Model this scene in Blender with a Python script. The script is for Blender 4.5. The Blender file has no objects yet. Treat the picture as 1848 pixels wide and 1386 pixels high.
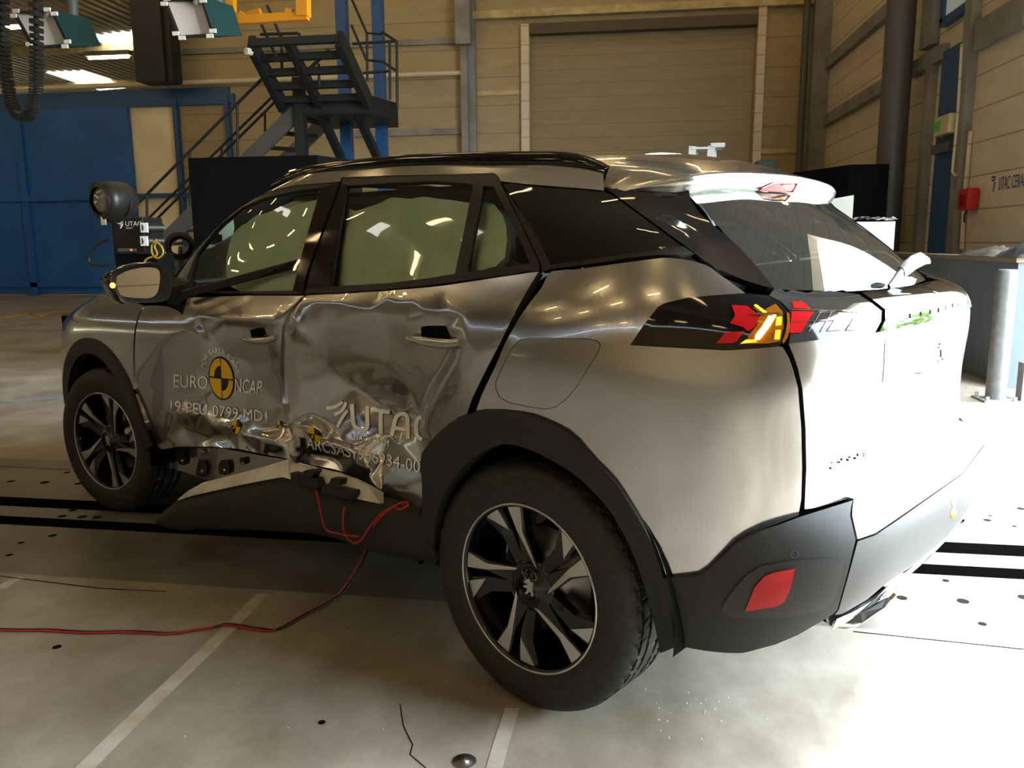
import bpy, bmesh, math, random
import numpy as np
from mathutils import Vector, Matrix, Euler
from mathutils.bvhtree import BVHTree
from mathutils.geometry import delaunay_2d_cdt

# ------------------------------------------------------------------ camera, sky, sun, exposure
SC = bpy.context.scene
IMG_W, IMG_H, FPX = 1848, 1386, 1469.006
CAM = np.array([-0.224, -2.764, 1.257])
YAW, PITCH, ROLL = 1.70870, -0.172473, -0.0076053
def cam_axes():
    cy, sy, cp, sp = math.cos(YAW), math.sin(YAW), math.cos(PITCH), math.sin(PITCH)
    f = np.array([cy*cp, sy*cp, sp]); r = np.array([sy, -cy, 0.0]); u = np.cross(r, f)
    cr, sr = math.cos(ROLL), math.sin(ROLL)
    return cr*r + sr*u, -sr*r + cr*u, f
C_R, C_U, C_F = cam_axes()
cam_data = bpy.data.cameras.new('camera'); cam_obj = bpy.data.objects.new('camera', cam_data)
SC.collection.objects.link(cam_obj); SC.camera = cam_obj
cam_data.sensor_width = 36.0; cam_data.lens = FPX/IMG_W*36.0; cam_data.clip_start = 0.02; cam_data.clip_end = 400
M = Matrix.Identity(4)
for i in range(3):
    M[i][0], M[i][1], M[i][2], M[i][3] = C_R[i], C_U[i], -C_F[i], CAM[i]
cam_obj.matrix_world = M

world = bpy.data.worlds.new('world'); SC.world = world; world.use_nodes = True
wn = world.node_tree; wn.nodes.clear()
w_out = wn.nodes.new('ShaderNodeOutputWorld'); w_bg = wn.nodes.new('ShaderNodeBackground')
w_bg.inputs[0].default_value = (0.80, 0.91, 1.0, 1); w_bg.inputs[1].default_value = 30.0
wn.links.new(w_bg.outputs[0], w_out.inputs[0])

SUN_AZ, SUN_EL = math.radians(45), math.radians(40)
sun_l = bpy.data.lights.new('sun', 'SUN'); sun_l.energy = 11.0; sun_l.angle = math.radians(9.0); sun_l.color = (1, .96, .9)
sun = bpy.data.objects.new('sun', sun_l); SC.collection.objects.link(sun)
sd = Vector((math.cos(SUN_AZ)*math.cos(SUN_EL), math.sin(SUN_AZ)*math.cos(SUN_EL), math.sin(SUN_EL)))
sun.rotation_euler = sd.to_track_quat('Z', 'Y').to_euler(); sun.location = (20, -5, 15)

DOOR_Y0, DOOR_Y1, DOOR_Z = -2.7, 5.3, 5.0          # the open loading door in the right wall
WALL_X, FAR_Y, CEIL_Z = 4.0, 16.5, 9.2
portal_l = bpy.data.lights.new('sky_portal', 'AREA'); portal_l.shape = 'RECTANGLE'
portal_l.size = DOOR_Y1-DOOR_Y0; portal_l.size_y = DOOR_Z; portal_l.cycles.is_portal = True
portal = bpy.data.objects.new('sky_portal', portal_l); SC.collection.objects.link(portal)
portal.location = (WALL_X+0.3, (DOOR_Y0+DOOR_Y1)/2, DOOR_Z/2)
portal.rotation_euler = Vector((1, 0, 0)).to_track_quat('Z', 'Y').to_euler()
portal.rotation_euler = Euler((math.pi/2, 0, math.pi/2))

SC.view_settings.view_transform = 'Standard'; SC.view_settings.look = 'None'
SC.view_settings.exposure = 0.0; SC.view_settings.gamma = 1.0; SC.view_settings.use_curve_mapping = False
SC.cycles.use_denoising = True
SC.cycles.max_bounces = 10; SC.cycles.diffuse_bounces = 4; SC.cycles.glossy_bounces = 4
SC.cycles.transparent_max_bounces = 12; SC.cycles.transmission_bounces = 6
SC.cycles.sample_clamp_indirect = 6.0; SC.cycles.caustics_reflective = False; SC.cycles.caustics_refractive = False

# ------------------------------------------------------------------ pixel rays
def ray(px, py):
    return (px-IMG_W/2)/FPX*C_R - (py-IMG_H/2)/FPX*C_U + C_F
def at_y(px, py, Y):
    d = ray(px, py); return CAM + d*((Y-CAM[1])/d[1])
def at_x(px, py, X):
    d = ray(px, py); return CAM + d*((X-CAM[0])/d[0])
def at_z(px, py, Z=0.0):
    d = ray(px, py); return CAM + d*((Z-CAM[2])/d[2])
CAR_ROT = -0.575224
CR_, SR_ = math.cos(CAR_ROT), math.sin(CAR_ROT)
RC = np.array([[CR_, -SR_, 0], [SR_, CR_, 0], [0, 0, 1.0]])      # car -> world
CAM_C = RC.T @ CAM
def ray_c(px, py):
    d = RC.T @ ray(px, py); return d/np.linalg.norm(d)
def car_y(px, py, y):
    d = ray_c(px, py); return CAM_C + d*((y-CAM_C[1])/d[1])
def car_x(px, py, x):
    d = ray_c(px, py); return CAM_C + d*((x-CAM_C[0])/d[0])

# ------------------------------------------------------------------ object helpers
COL = SC.collection
def tag(o, label=None, cat=None, group=None, kind=None):
    if label: o['label'] = label
    if cat: o['category'] = cat
    if group: o['group'] = group
    if kind: o['kind'] = kind
    return o
def empty(name, loc=(0, 0, 0), rz=0.0, label=None, cat=None, group=None):
    o = bpy.data.objects.new(name, None); COL.objects.link(o); o.location = loc; o.rotation_euler = (0, 0, rz)
    o.empty_display_size = 0.1
    return tag(o, label, cat, group)
def link(name, me, mat=None, parent=None):
    o = bpy.data.objects.new(name, me); COL.objects.link(o)
    if mat is not None:
        for m in (mat if isinstance(mat, (list, tuple)) else [mat]): me.materials.append(m)
    if parent is not None: o.parent = parent
    return o
def copy_tree(o, parent=None):
    c = o.copy(); COL.objects.link(c); c.parent = parent
    for ch in o.children: copy_tree(ch, c)
    return c

class MB:
    """collects shapes for ONE mesh"""
    def __init__(s): s.v = []; s.f = []; s.mi = []; s.sm = []
    def add(s, vs, fs, mi=0, smooth=False):
        n = len(s.v); s.v += [tuple(map(float, p)) for p in vs]
        for f in fs: s.f.append([n+i for i in f]); s.mi.append(mi); s.sm.append(smooth)
        return s
    def box(s, a, b, mi=0, rz=0.0, c=None):
        x0, y0, z0 = a; x1, y1, z1 = b
        vs = [(x, y, z) for z in (z0, z1) for x, y in ((x0, y0), (x1, y0), (x1, y1), (x0, y1))]
        if rz:
            cx, cy = c if c is not None else ((x0+x1)/2, (y0+y1)/2); co, si = math.cos(rz), math.sin(rz)
            vs = [(cx+(x-cx)*co-(y-cy)*si, cy+(x-cx)*si+(y-cy)*co, z) for x, y, z in vs]
        return s.add(vs, [(3, 2, 1, 0), (4, 5, 6, 7), (0, 1, 5, 4), (1, 2, 6, 5), (2, 3, 7, 6), (3, 0, 4, 7)], mi)
    def bar(s, p, q, w, h, up=(0, 0, 1), mi=0):
        """rectangular bar from p to q, w across, h along up"""
        p, q = np.array(p, float), np.array(q, float); d = q-p; d = d/np.linalg.norm(d)
        up = np.array(up, float); sx = np.cross(d, up)
        if np.linalg.norm(sx) < 1e-6: sx = np.cross(d, (1, 0, 0))
        sx /= np.linalg.norm(sx); uz = np.cross(sx, d)
        vs = [c + sx*a*w/2 + uz*b*h/2 for c in (p, q) for a, b in ((-1, -1), (1, -1), (1, 1), (-1, 1))]
        return s.add(vs, [(3, 2, 1, 0), (4, 5, 6, 7), (0, 1, 5, 4), (1, 2, 6, 5), (2, 3, 7, 6), (3, 0, 4, 7)], mi)
    def tube(s, pts, r, n=10, mi=0, caps=True, closed=False):
        pts = [np.array(p, float) for p in pts]; m = len(pts)
        rr = r if hasattr(r, '__len__') else [r]*m
        rings = []; prev = None
        for i, p in enumerate(pts):
            a = pts[(i-1) % m] if (closed or i > 0) else p; b = pts[(i+1) % m] if (closed or i < m-1) else p
            d = b-a; d = d/(np.linalg.norm(d)+1e-12)
            if prev is None:
                ref = np.array((0, 0, 1.0)) if abs(d[2]) < .9 else np.array((1.0, 0, 0)); x = np.cross(d, ref)
            else: x = prev - d*(prev@d)
            x /= np.linalg.norm(x)+1e-12; prev = x; y = np.cross(d, x)
            rings.append([p + rr[i]*(math.cos(2*math.pi*k/n)*x + math.sin(2*math.pi*k/n)*y) for k in range(n)])
        vs = [p for rg in rings for p in rg]; fs = []
        for i in range(m if closed else m-1):
            j = (i+1) % m
            for k in range(n):
                k2 = (k+1) % n; fs.append((i*n+k, i*n+k2, j*n+k2, j*n+k))
        s.add(vs, fs, mi, True)
        if caps and not closed:
            s.add(rings[0], [tuple(range(n))[::-1]], mi); s.add(rings[-1], [tuple(range(n))], mi)
        return s
    def cyl(s, p, q, r, n=20, mi=0, r2=None): return s.tube([p, q], [r, r if r2 is None else r2], n, mi)
    def lathe(s, prof, axis_o, axis_d, n=48, mi=0, smooth=True, flat_ids=()):
        """prof: (radius, along) pairs, revolved about axis"""
        o = np.array(axis_o, float); d = np.array(axis_d, float); d /= np.linalg.norm(d)
        x = np.cross(d, (0, 0, 1)) if abs(d[2]) < .9 else np.cross(d, (1, 0, 0)); x /= np.linalg.norm(x); y = np.cross(d, x)
        vs = []; fs = []; m = len(prof)
        for (r, h) in prof:
            for k in range(n):
                a = 2*math.pi*k/n; vs.append(o + d*h + r*(math.cos(a)*x + math.sin(a)*y))
        for i in range(m-1):
            for k in range(n):
                k2 = (k+1) % n; fs.append((i*n+k, i*n+k2, (i+1)*n+k2, (i+1)*n+k))
        return s.add(vs, fs, mi, smooth)
    def prism(s, poly, off, mi=0):
        """poly: 3-D ring, extruded by vector off"""
        poly = [np.array(p, float) for p in poly]; off = np.array(off, float); n = len(poly)
        vs = poly + [p+off for p in poly]
        fs = [tuple(range(n))[::-1], tuple(range(n, 2*n))] + [(i, (i+1) % n, n+(i+1) % n, n+i) for i in range(n)]
        return s.add(vs, fs, mi)
    def mesh(s, name):
        me = bpy.data.meshes.new(name); me.from_pydata(s.v, [], s.f)
        for p, m, sm in zip(me.polygons, s.mi, s.sm): p.material_index = m; p.use_smooth = sm
        return me
    def build(s, name, mat, parent=None, fix=True, bevel=0.0):
        me = s.mesh(name)
        if fix:
            bm = bmesh.new(); bm.from_mesh(me); bmesh.ops.recalc_face_normals(bm, faces=bm.faces); bm.to_mesh(me); bm.free()
        o = link(name, me, mat, parent)
        if bevel:
            b = o.modifiers.new('bevel', 'BEVEL'); b.width = bevel; b.segments = 2; b.limit_method = 'ANGLE'
        return o

# ------------------------------------------------------------------ materials
def mat(name, col=(.5, .5, .5), rough=.5, metal=0.0, coat=0.0, coat_r=.03, spec=.5, emit=None, emit_s=0.0, sheen=0):
    m = bpy.data.materials.new(name); m.use_nodes = True; b = m.node_tree.nodes['Principled BSDF']
    b.inputs['Base Color'].default_value = (*col, 1); b.inputs['Roughness'].default_value = rough
    b.inputs['Metallic'].default_value = metal; b.inputs['Coat Weight'].default_value = coat
    b.inputs['Coat Roughness'].default_value = coat_r; b.inputs['Specular IOR Level'].default_value = spec
    if emit: b.inputs['Emission Color'].default_value = (*emit, 1); b.inputs['Emission Strength'].default_value = emit_s
    return m
def node(m, typ, **kw):
    n = m.node_tree.nodes.new(typ)
    for k, v in kw.items(): setattr(n, k, v)
    return n
def noise_mix(m, c1, c2, scale=3.0, detail=6.0, lo=.35, hi=.65, coords='Object', stretch=(1, 1, 1), bump=0.0, rough=None, bscale=None):
    """base colour wandering between two colours, optional bump / roughness range"""
    nt = m.node_tree; b = nt.nodes['Principled BSDF']
    tc = node(m, 'ShaderNodeTexCoord'); mp = node(m, 'ShaderNodeMapping'); mp.inputs['Scale'].default_value = stretch
    nz = node(m, 'ShaderNodeTexNoise'); nz.inputs['Scale'].default_value = scale; nz.inputs['Detail'].default_value = detail
    rp = node(m, 'ShaderNodeValToRGB'); rp.color_ramp.elements[0].position = lo; rp.color_ramp.elements[1].position = hi
    rp.color_ramp.elements[0].color = (*c1, 1); rp.color_ramp.elements[1].color = (*c2, 1)
    nt.links.new(tc.outputs[coords], mp.inputs[0]); nt.links.new(mp.outputs[0], nz.inputs['Vector'])
    nt.links.new(nz.outputs['Fac'], rp.inputs[0]); nt.links.new(rp.outputs[0], b.inputs['Base Color'])
    if bump:
        bp = node(m, 'ShaderNodeBump'); bp.inputs['Strength'].default_value = bump; bp.inputs['Distance'].default_value = .01
        src = nz
        if bscale:
            src = node(m, 'ShaderNodeTexNoise'); src.inputs['Scale'].default_value = bscale; nt.links.new(mp.outputs[0], src.inputs['Vector'])
        nt.links.new(src.outputs['Fac'], bp.inputs['Height']); nt.links.new(bp.outputs[0], b.inputs['Normal'])
    if rough:
        mr = node(m, 'ShaderNodeMapRange'); mr.inputs[3].default_value = rough[0]; mr.inputs[4].default_value = rough[1]
        nt.links.new(nz.outputs['Fac'], mr.inputs[0]); nt.links.new(mr.outputs[0], b.inputs['Roughness'])
    return m
def glass(name, tint=(.5, .5, .5), refl=1.0, rough=0.0, ior=1.5, haze=0.0):
    m = bpy.data.materials.new(name); m.use_nodes = True; nt = m.node_tree; nt.nodes.clear()
    o = nt.nodes.new('ShaderNodeOutputMaterial'); mx = nt.nodes.new('ShaderNodeMixShader')
    tr = nt.nodes.new('ShaderNodeBsdfTransparent'); gl = nt.nodes.new('ShaderNodeBsdfGlossy'); fr = nt.nodes.new('ShaderNodeFresnel')
    ml = nt.nodes.new('ShaderNodeMath'); ml.operation = 'MULTIPLY'; ml.inputs[1].default_value = refl; ml.use_clamp = True
    tr.inputs[0].default_value = (*tint, 1); gl.inputs['Roughness'].default_value = rough; fr.inputs['IOR'].default_value = ior
    nt.links.new(fr.outputs[0], ml.inputs[0]); nt.links.new(ml.outputs[0], mx.inputs[0])
    if haze:
        df = nt.nodes.new('ShaderNodeBsdfDiffuse'); df.inputs[0].default_value = (.62, .68, .66, 1); m2 = nt.nodes.new('ShaderNodeMixShader'); m2.inputs[0].default_value = haze
        nt.links.new(tr.outputs[0], m2.inputs[1]); nt.links.new(df.outputs[0], m2.inputs[2]); nt.links.new(m2.outputs[0], mx.inputs[1])
    else: nt.links.new(tr.outputs[0], mx.inputs[1])
    nt.links.new(gl.outputs[0], mx.inputs[2]); nt.links.new(mx.outputs[0], o.inputs[0])
    return m
FONT = bpy.data.fonts[0] if bpy.data.fonts else None
def text_2d(txt, sx=1.0, spacing=1.0):
    """filled outline of a word as 2-D verts (height about .7) and faces"""
    cu = bpy.data.curves.new('lettering', 'FONT'); cu.body = txt; cu.size = 1.0; cu.space_character = spacing; cu.resolution_u = 4
    ob = bpy.data.objects.new('lettering', cu); COL.objects.link(ob); dg = bpy.context.evaluated_depsgraph_get()
    me = bpy.data.meshes.new_from_object(ob.evaluated_get(dg))
    v = np.array([(p.co.x*sx, p.co.y) for p in me.vertices]); f = [tuple(p.vertices) for p in me.polygons]
    bpy.data.objects.remove(ob); bpy.data.curves.remove(cu); bpy.data.meshes.remove(me)
    return v, f

# ------------------------------------------------------------------ smooth car surfaces (car frame: x rearward, left side y < 0)
def spline_rows(t, s):
    """natural cubic spline basis: rows of weights for knots t at parameters s"""
    t = np.asarray(t, float); s = np.asarray(s, float); n = len(t); h = np.diff(t)
    A = np.zeros((n, n)); B = np.zeros((n, n)); A[0, 0] = A[-1, -1] = 1
    for i in range(1, n-1):
        A[i, i-1] = h[i-1]; A[i, i] = 2*(h[i-1]+h[i]); A[i, i+1] = h[i]
        B[i, i-1] = 6/h[i-1]; B[i, i] = -6/h[i-1]-6/h[i]; B[i, i+1] = 6/h[i]
    K = np.linalg.solve(A, B)                                  # second derivatives
    k = np.clip(np.searchsorted(t, s)-1, 0, n-2); a = t[k+1]-s; b = s-t[k]; hk = h[k]
    R = np.zeros((len(s), n)); ix = np.arange(len(s))
    R[ix, k] += a/hk; R[ix, k+1] += b/hk
    R += K[k]*((a**3/hk - a*hk)/6)[:, None] + K[k+1]*((b**3/hk - b*hk)/6)[:, None]
    return R
class Surf:
    """bicubic surface through a net[col][row] of points; mirror_lo/hi add mirrored columns past y = 0"""
    def __init__(s, net, mirror_lo=False, mirror_hi=False, nu=240, nv=70):
        net = np.array(net, float)
        flip = np.array([1, -1, 1.0])
        if mirror_lo: net = np.concatenate([net[2:0:-1]*flip, net])
        if mirror_hi: net = np.concatenate([net, net[-2:-4:-1]*flip])
        s.net = net
        du = np.linalg.norm(np.diff(net, axis=0), axis=2).mean(1); dv = np.linalg.norm(np.diff(net, axis=1), axis=2).mean(0)
        s.tu = np.concatenate([[0], np.cumsum(du)]); s.tv = np.concatenate([[0], np.cumsum(dv)])
        s.u0 = s.tu[2] if mirror_lo else 0.0; s.u1 = s.tu[-3] if mirror_hi else s.tu[-1]
        s.v0, s.v1 = 0.0, s.tv[-1]; s.nu, s.nv = nu, nv; s._tree = None
    def pts(s, u, v):
        Ru = spline_rows(s.tu, u); Rv = spline_rows(s.tv, v)
        return np.einsum('ki,ijc,kj->kc', Ru, s.net, Rv)
    def normals(s, u, v, e=2e-3):
        a = s.pts(u+e, v)-s.pts(u-e, v); b = s.pts(u, v+e)-s.pts(u, v-e); n = np.cross(a, b)
        return n/(np.linalg.norm(n, axis=1, keepdims=True)+1e-12)
    def grid(s, nu, nv, ur=None, vr=None):
        u = np.linspace(*(ur or (s.u0, s.u1)), nu); v = np.linspace(*(vr or (s.v0, s.v1)), nv)
        Ru = spline_rows(s.tu, u); Rv = spline_rows(s.tv, v)
        return u, v, np.einsum('ki,ijc,lj->klc', Ru, s.net, Rv)

def smirr(rows, col):  # helper
    return rows
# lower body: columns from the nose centre round the left side to the tail centre, rows from sill to belt
def lcol(xs, ys, zs):
    f = lambda a: list(a) if hasattr(a, '__len__') else [a]*6
    return [(x, -y, z) for x, y, z in zip(f(xs), f(ys), f(zs))]
Z0 = (.22, .42, .62, .84, .98)
LOWER = [
    lcol((-3.38, -3.42, -3.42, -3.41, -3.36, -3.26), 0, (.22, .40, .60, .78, .90, .96)),
    lcol((-3.36, -3.40, -3.40, -3.39, -3.34, -3.24), .40, (.22, .40, .60, .78, .90, .96)),
    lcol((-3.24, -3.30, -3.31, -3.29, -3.24, -3.15), (.68, .71, .72, .71, .69, .62), (.22, .40, .60, .78, .90, .97)),
    lcol((-3.06, -3.10, -3.11, -3.10, -3.06, -3.00), (.79, .83, .84, .832, .80, .71), (.22, .40, .60, .79, .91, .985)),
    lcol(-2.85, (.82, .865, .88, .872, .838, .735), (.22, .42, .62, .81, .935, 1.012)),
    lcol(-2.605, (.82, .875, .885, .882, .852, .750), (.22, .42, .62, .83, .95, 1.030)),
    lcol(-2.2, (.81, .87, .885, .885, .862, .775), (.22, .42, .62, .84, .96, 1.050)),
    lcol(-1.75, (.80, .865, .880, .885, .868, .800), (.22, .42, .62, .84, .97, 1.065)),
    lcol(-1.3, (.80, .862, .878, .883, .868, .815), (.22, .42, .62, .84, .98, 1.080)),
    lcol(-.85, (.80, .862, .878, .883, .869, .820), (.22, .42, .62, .84, .995, 1.100)),
    lcol(-.4, (.80, .862, .880, .886, .872, .822), (.22, .42, .62, .85, 1.02, 1.140)),
    lcol(0, (.82, .868, .884, .890, .875, .806), (.22, .42, .64, .87, 1.055, 1.195)),
    lcol((.25, .25, .25, .25, .25, .25), (.825, .866, .872, .874, .856, .786), (.26, .44, .66, .88, 1.07, 1.215)),
    lcol((.44, .44, .44, .44, .43, .40), (.795, .820, .828, .830, .808, .738), (.30, .46, .67, .885, 1.075, 1.21)),
    lcol((.57, .575, .58, .58, .565, .49), (.725, .748, .756, .756, .735, .668), (.33, .48, .67, .885, 1.075, 1.165)),
    lcol((.65, .66, .668, .665, .655, .545), (.58, .63, .654, .654, .638, .56), (.34, .49, .67, .885, 1.078, 1.143)),
    lcol((.705, .72, .735, .735, .728, .622), .36, (.34, .49, .67, .885, 1.082, 1.132)),
    lcol((.73, .745, .765, .765, .757, .668), 0, (.34, .49, .67, .885, 1.082, 1.126)),
]
# glasshouse: belt -> mid -> glass top -> cant edge, from windscreen centre round the side to rear-window centre
def gcol(b, m, t, c): return [(p[0], -p[1], p[2]) for p in (b, m, t, c)]
def gmid(b, t, k=.52, bulge=.018):
    return (b[0]+(t[0]-b[0])*k, b[1]+(t[1]-b[1])*k+bulge, b[2]+(t[2]-b[2])*k)
def gc(b, t, c, bulge=.02, lift=0.0):
    m = list(gmid(b, t, bulge=bulge)); m[2] += lift; return gcol(b, m, t, c)
GLASS = [
    gc((-2.62, 0, .98), (-1.70, 0, 1.452), (-1.58, 0, 1.500), 0, .03),
    gc((-2.58, .34, .985), (-1.68, .28, 1.45), (-1.56, .27, 1.498), 0, .03),
    gc((-2.44, .60, 1.00), (-1.62, .48, 1.435), (-1.52, .45, 1.495), .01, .025),
    gcol((-2.20, .738, 1.040), (-1.83, .668, 1.312), (-1.52, .605, 1.455), (-1.41, .560, 1.503)),
    gcol((-1.72, .802, 1.066), (-1.36, .728, 1.288), (-1.16, .622, 1.455), (-1.10, .568, 1.514)),
    gc((-1.3, .815, 1.080), (-.82, .626, 1.456), (-.79, .572, 1.508)),
    gc((-.85, .820, 1.100), (-.55, .627, 1.453), (-.53, .572, 1.496)),
    gc((-.4, .822, 1.138), (-.30, .625, 1.442), (-.29, .570, 1.481)),
    gc((0, .806, 1.185), (-.08, .620, 1.420), (-.08, .566, 1.464)),
    gc((.22, .788, 1.212), (.07, .605, 1.392), (.06, .555, 1.440), .012),
    gc((.385, .738, 1.218), (.155, .578, 1.380), (.135, .530, 1.425), .006),
    gc((.472, .675, 1.172), (.212, .548, 1.375), (.19, .50, 1.420), .003),
    gc((.535, .600, 1.143), (.258, .515, 1.374), (.232, .47, 1.420), 0),
]
# rear screen, meeting the tail pillars
SCREEN = [
    gcol((.535, .600, 1.143), (.398, .560, 1.262), (.258, .515, 1.374), (.23, .505, 1.396)),
    gcol((.618, .36, 1.132), (.467, .335, 1.266), (.305, .30, 1.388), (.275, .29, 1.411)),
    gcol((.648, .18, 1.128), (.490, .165, 1.268), (.318, .15, 1.392), (.287, .145, 1.415)),
    gcol((.660, 0, 1.126), (.498, 0, 1.269), (.322, 0, 1.394), (.290, 0, 1.417)),
]
# rear bumper: outside the lower body, from the rear arch round to the tail centre
def bcol(pts): return [(x, -y, z) for x, y, z in pts]
BUMPER = [
    bcol([(.30, .824, .30), (.30, .862, .42), (.30, .872, .53), (.30, .876, .60), (.30, .874, .68), (.30, .80, .685)]),
    bcol([(.46, .790, .295), (.467, .822, .42), (.468, .830, .53), (.467, .831, .59), (.462, .826, .67), (.41, .76, .675)]),
    bcol([(.595, .715, .305), (.622, .760, .43), (.630, .768, .53), (.622, .760, .59), (.588, .740, .665), (.52, .68, .67)]),
    bcol([(.69, .590, .335), (.730, .650, .44), (.746, .658, .535), (.736, .645, .60), (.665, .61, .668), (.59, .555, .672)]),
    bcol([(.765, .380, .385), (.802, .395, .46), (.822, .395, .56), (.808, .385, .618), (.725, .355, .672), (.645, .33, .676)]),
    bcol([(.79, 0, .395), (.83, 0, .47), (.848, 0, .57), (.835, 0, .628), (.755, 0, .678), (.67, 0, .682)]),
]
S_LOW = Surf(LOWER, True, True, 420, 110)
S_GLA = Surf(GLASS, True, False, 360, 80)
S_SCR = Surf(SCREEN, False, True, 120, 50)
S_BUM = Surf(BUMPER, False, True, 160, 70)

# ------------------------------------------------------------------ panels cut out of the smooth surfaces
def project_c(P):
    W = np.atleast_2d(P)@RC.T; d = W-CAM; z = d@C_F
    return np.stack([IMG_W/2+FPX*(d@C_R)/z, IMG_H/2-FPX*(d@C_U)/z], 1)
def tree_of(S):
    if S._tree is None:
        u, v, G = S.grid(S.nu, S.nv); nu, nv = S.nu, S.nv
        P = [Vector(p) for p in G.reshape(-1, 3)]; F = []
        for i in range(nu-1):
            for j in range(nv-1):
                a = i*nv+j; F += [(a, a+nv, a+nv+1), (a, a+nv+1, a+1)]
        S._tree = BVHTree.FromPolygons(P, F); S._F = F; S._P = np.array([tuple(p) for p in P])
        S._uv = np.array([(uu, vv) for uu in u for vv in v])
    return S._tree
def bary_uv(S, loc, fi):
    f = S._F[fi]; a, b, c = S._P[list(f)]; p = np.array(loc); v0, v1, v2 = b-a, c-a, p-a
    d00, d01, d11, d20, d21 = v0@v0, v0@v1, v1@v1, v2@v0, v2@v1; den = d00*d11-d01*d01+1e-18
    w1, w2 = (d11*d20-d01*d21)/den, (d00*d21-d01*d20)/den
    return (1-w1-w2)*S._uv[f[0]]+w1*S._uv[f[1]]+w2*S._uv[f[2]]
ORG = Vector(CAM_C)
def hit_uv(S, it):
    t = tree_of(S)
    if len(it) == 3:
        loc, n, fi, d = t.find_nearest(Vector(it)); return bary_uv(S, loc, fi)
    d = Vector(ray_c(*it)); loc, n, fi, dist = t.ray_cast(ORG, d)
    if loc is None:
        best = None
        for k in range(60):
            q = ORG+d*(1.2+k*.05); r = t.find_nearest(q)
            if best is None or r[3] < best[3]: best = r
        q = ORG+d*((best[0]-ORG).dot(d)); best = t.find_nearest(q); loc, fi = best[0], best[2]
    return bary_uv(S, loc, fi)
def dense(items, step=9, closed=True):
    out = []; n = len(items)
    for i in range(n if closed else n-1):
        a, b = items[i], items[(i+1) % n]; out.append(a)
        if len(a) == 2 and len(b) == 2: m = int(math.hypot(b[0]-a[0], b[1]-a[1])/step)
        elif len(a) == 3 and len(b) == 3: m = int(math.dist(a, b)/.04)
        else: m = 0
        for k in range(1, m): out.append(tuple(a[j]+(b[j]-a[j])*k/m for j in range(len(a))))
    if not closed: out.append(items[-1])
    return out
def smooth_line(pts, n=6):
    """Catmull-Rom through the points (open)"""
    P = [np.array(p, float) for p in pts]; P = [2*P[0]-P[1]]+P+[2*P[-1]-P[-2]]; out = []
    for i in range(1, len(P)-2):
        for k in range(n):
            t = k/n; a, b, c, d = P[i-1:i+3]
            out.append(tuple(.5*(2*b+(c-a)*t+(2*a-5*b+4*c-d)*t*t+(3*b-a-3*c+d)*t**3)))
    out.append(tuple(P[-2])); return out
def inside(poly, pts):
    x, y = pts[:, 0], pts[:, 1]; r = np.zeros(len(pts), bool); n = len(poly)
    for i in range(n):
        x0, y0 = poly[i]; x1, y1 = poly[(i+1) % n]
        if y0 == y1: continue
        c = (y0 > y) != (y1 > y); r ^= c & (x < (x1-x0)*(y-y0)/(y1-y0)+x0)
    return r
def fill_2d(loops, res):
    """triangulate the area inside loops (even-odd), with inner points on a grid"""
    V = []; E = []
    for lp in loops:
        n0 = len(V); V += [tuple(p) for p in lp]; E += [(n0+i, n0+(i+1) % len(lp)) for i in range(len(lp))]
    B = np.array(V); lo, hi = B.min(0), B.max(0)
    xs = np.arange(lo[0]+res*.5, hi[0], res); ys = np.arange(lo[1]+res*.5, hi[1], res)
    if len(xs) and len(ys):
        G = np.array([(x+(res*.5 if j % 2 else 0), y) for j, y in enumerate(ys) for x in xs])
        ok = np.zeros(len(G), bool)
        for lp in loops: ok ^= inside(lp, G)
        G = G[ok]
        if len(G):
            # keep clear of the outline
            S0 = np.array([V[a] for a, b in E]); S1 = np.array([V[b] for a, b in E]); keep = np.ones(len(G), bool)
            for a, b in zip(S0, S1):
                d = b-a; L = d@d+1e-18; t = np.clip(((G-a)@d)/L, 0, 1); q = G-(a+t[:, None]*d); keep &= (q*q).sum(1) > (res*.45)**2
            V += [tuple(p) for p in G[keep]]
    vo, eo, fo, *_ = delaunay_2d_cdt([Vector(p) for p in V], E, [], 0, 1e-7)
    P = np.array([tuple(p) for p in vo]); F = [tuple(f) for f in fo]
    C = np.array([P[list(f)].mean(0) for f in F]); ok = np.zeros(len(C), bool)
    for lp in loops: ok ^= inside(lp, C)
    return P, [f for f, k in zip(F, ok) if k]
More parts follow.
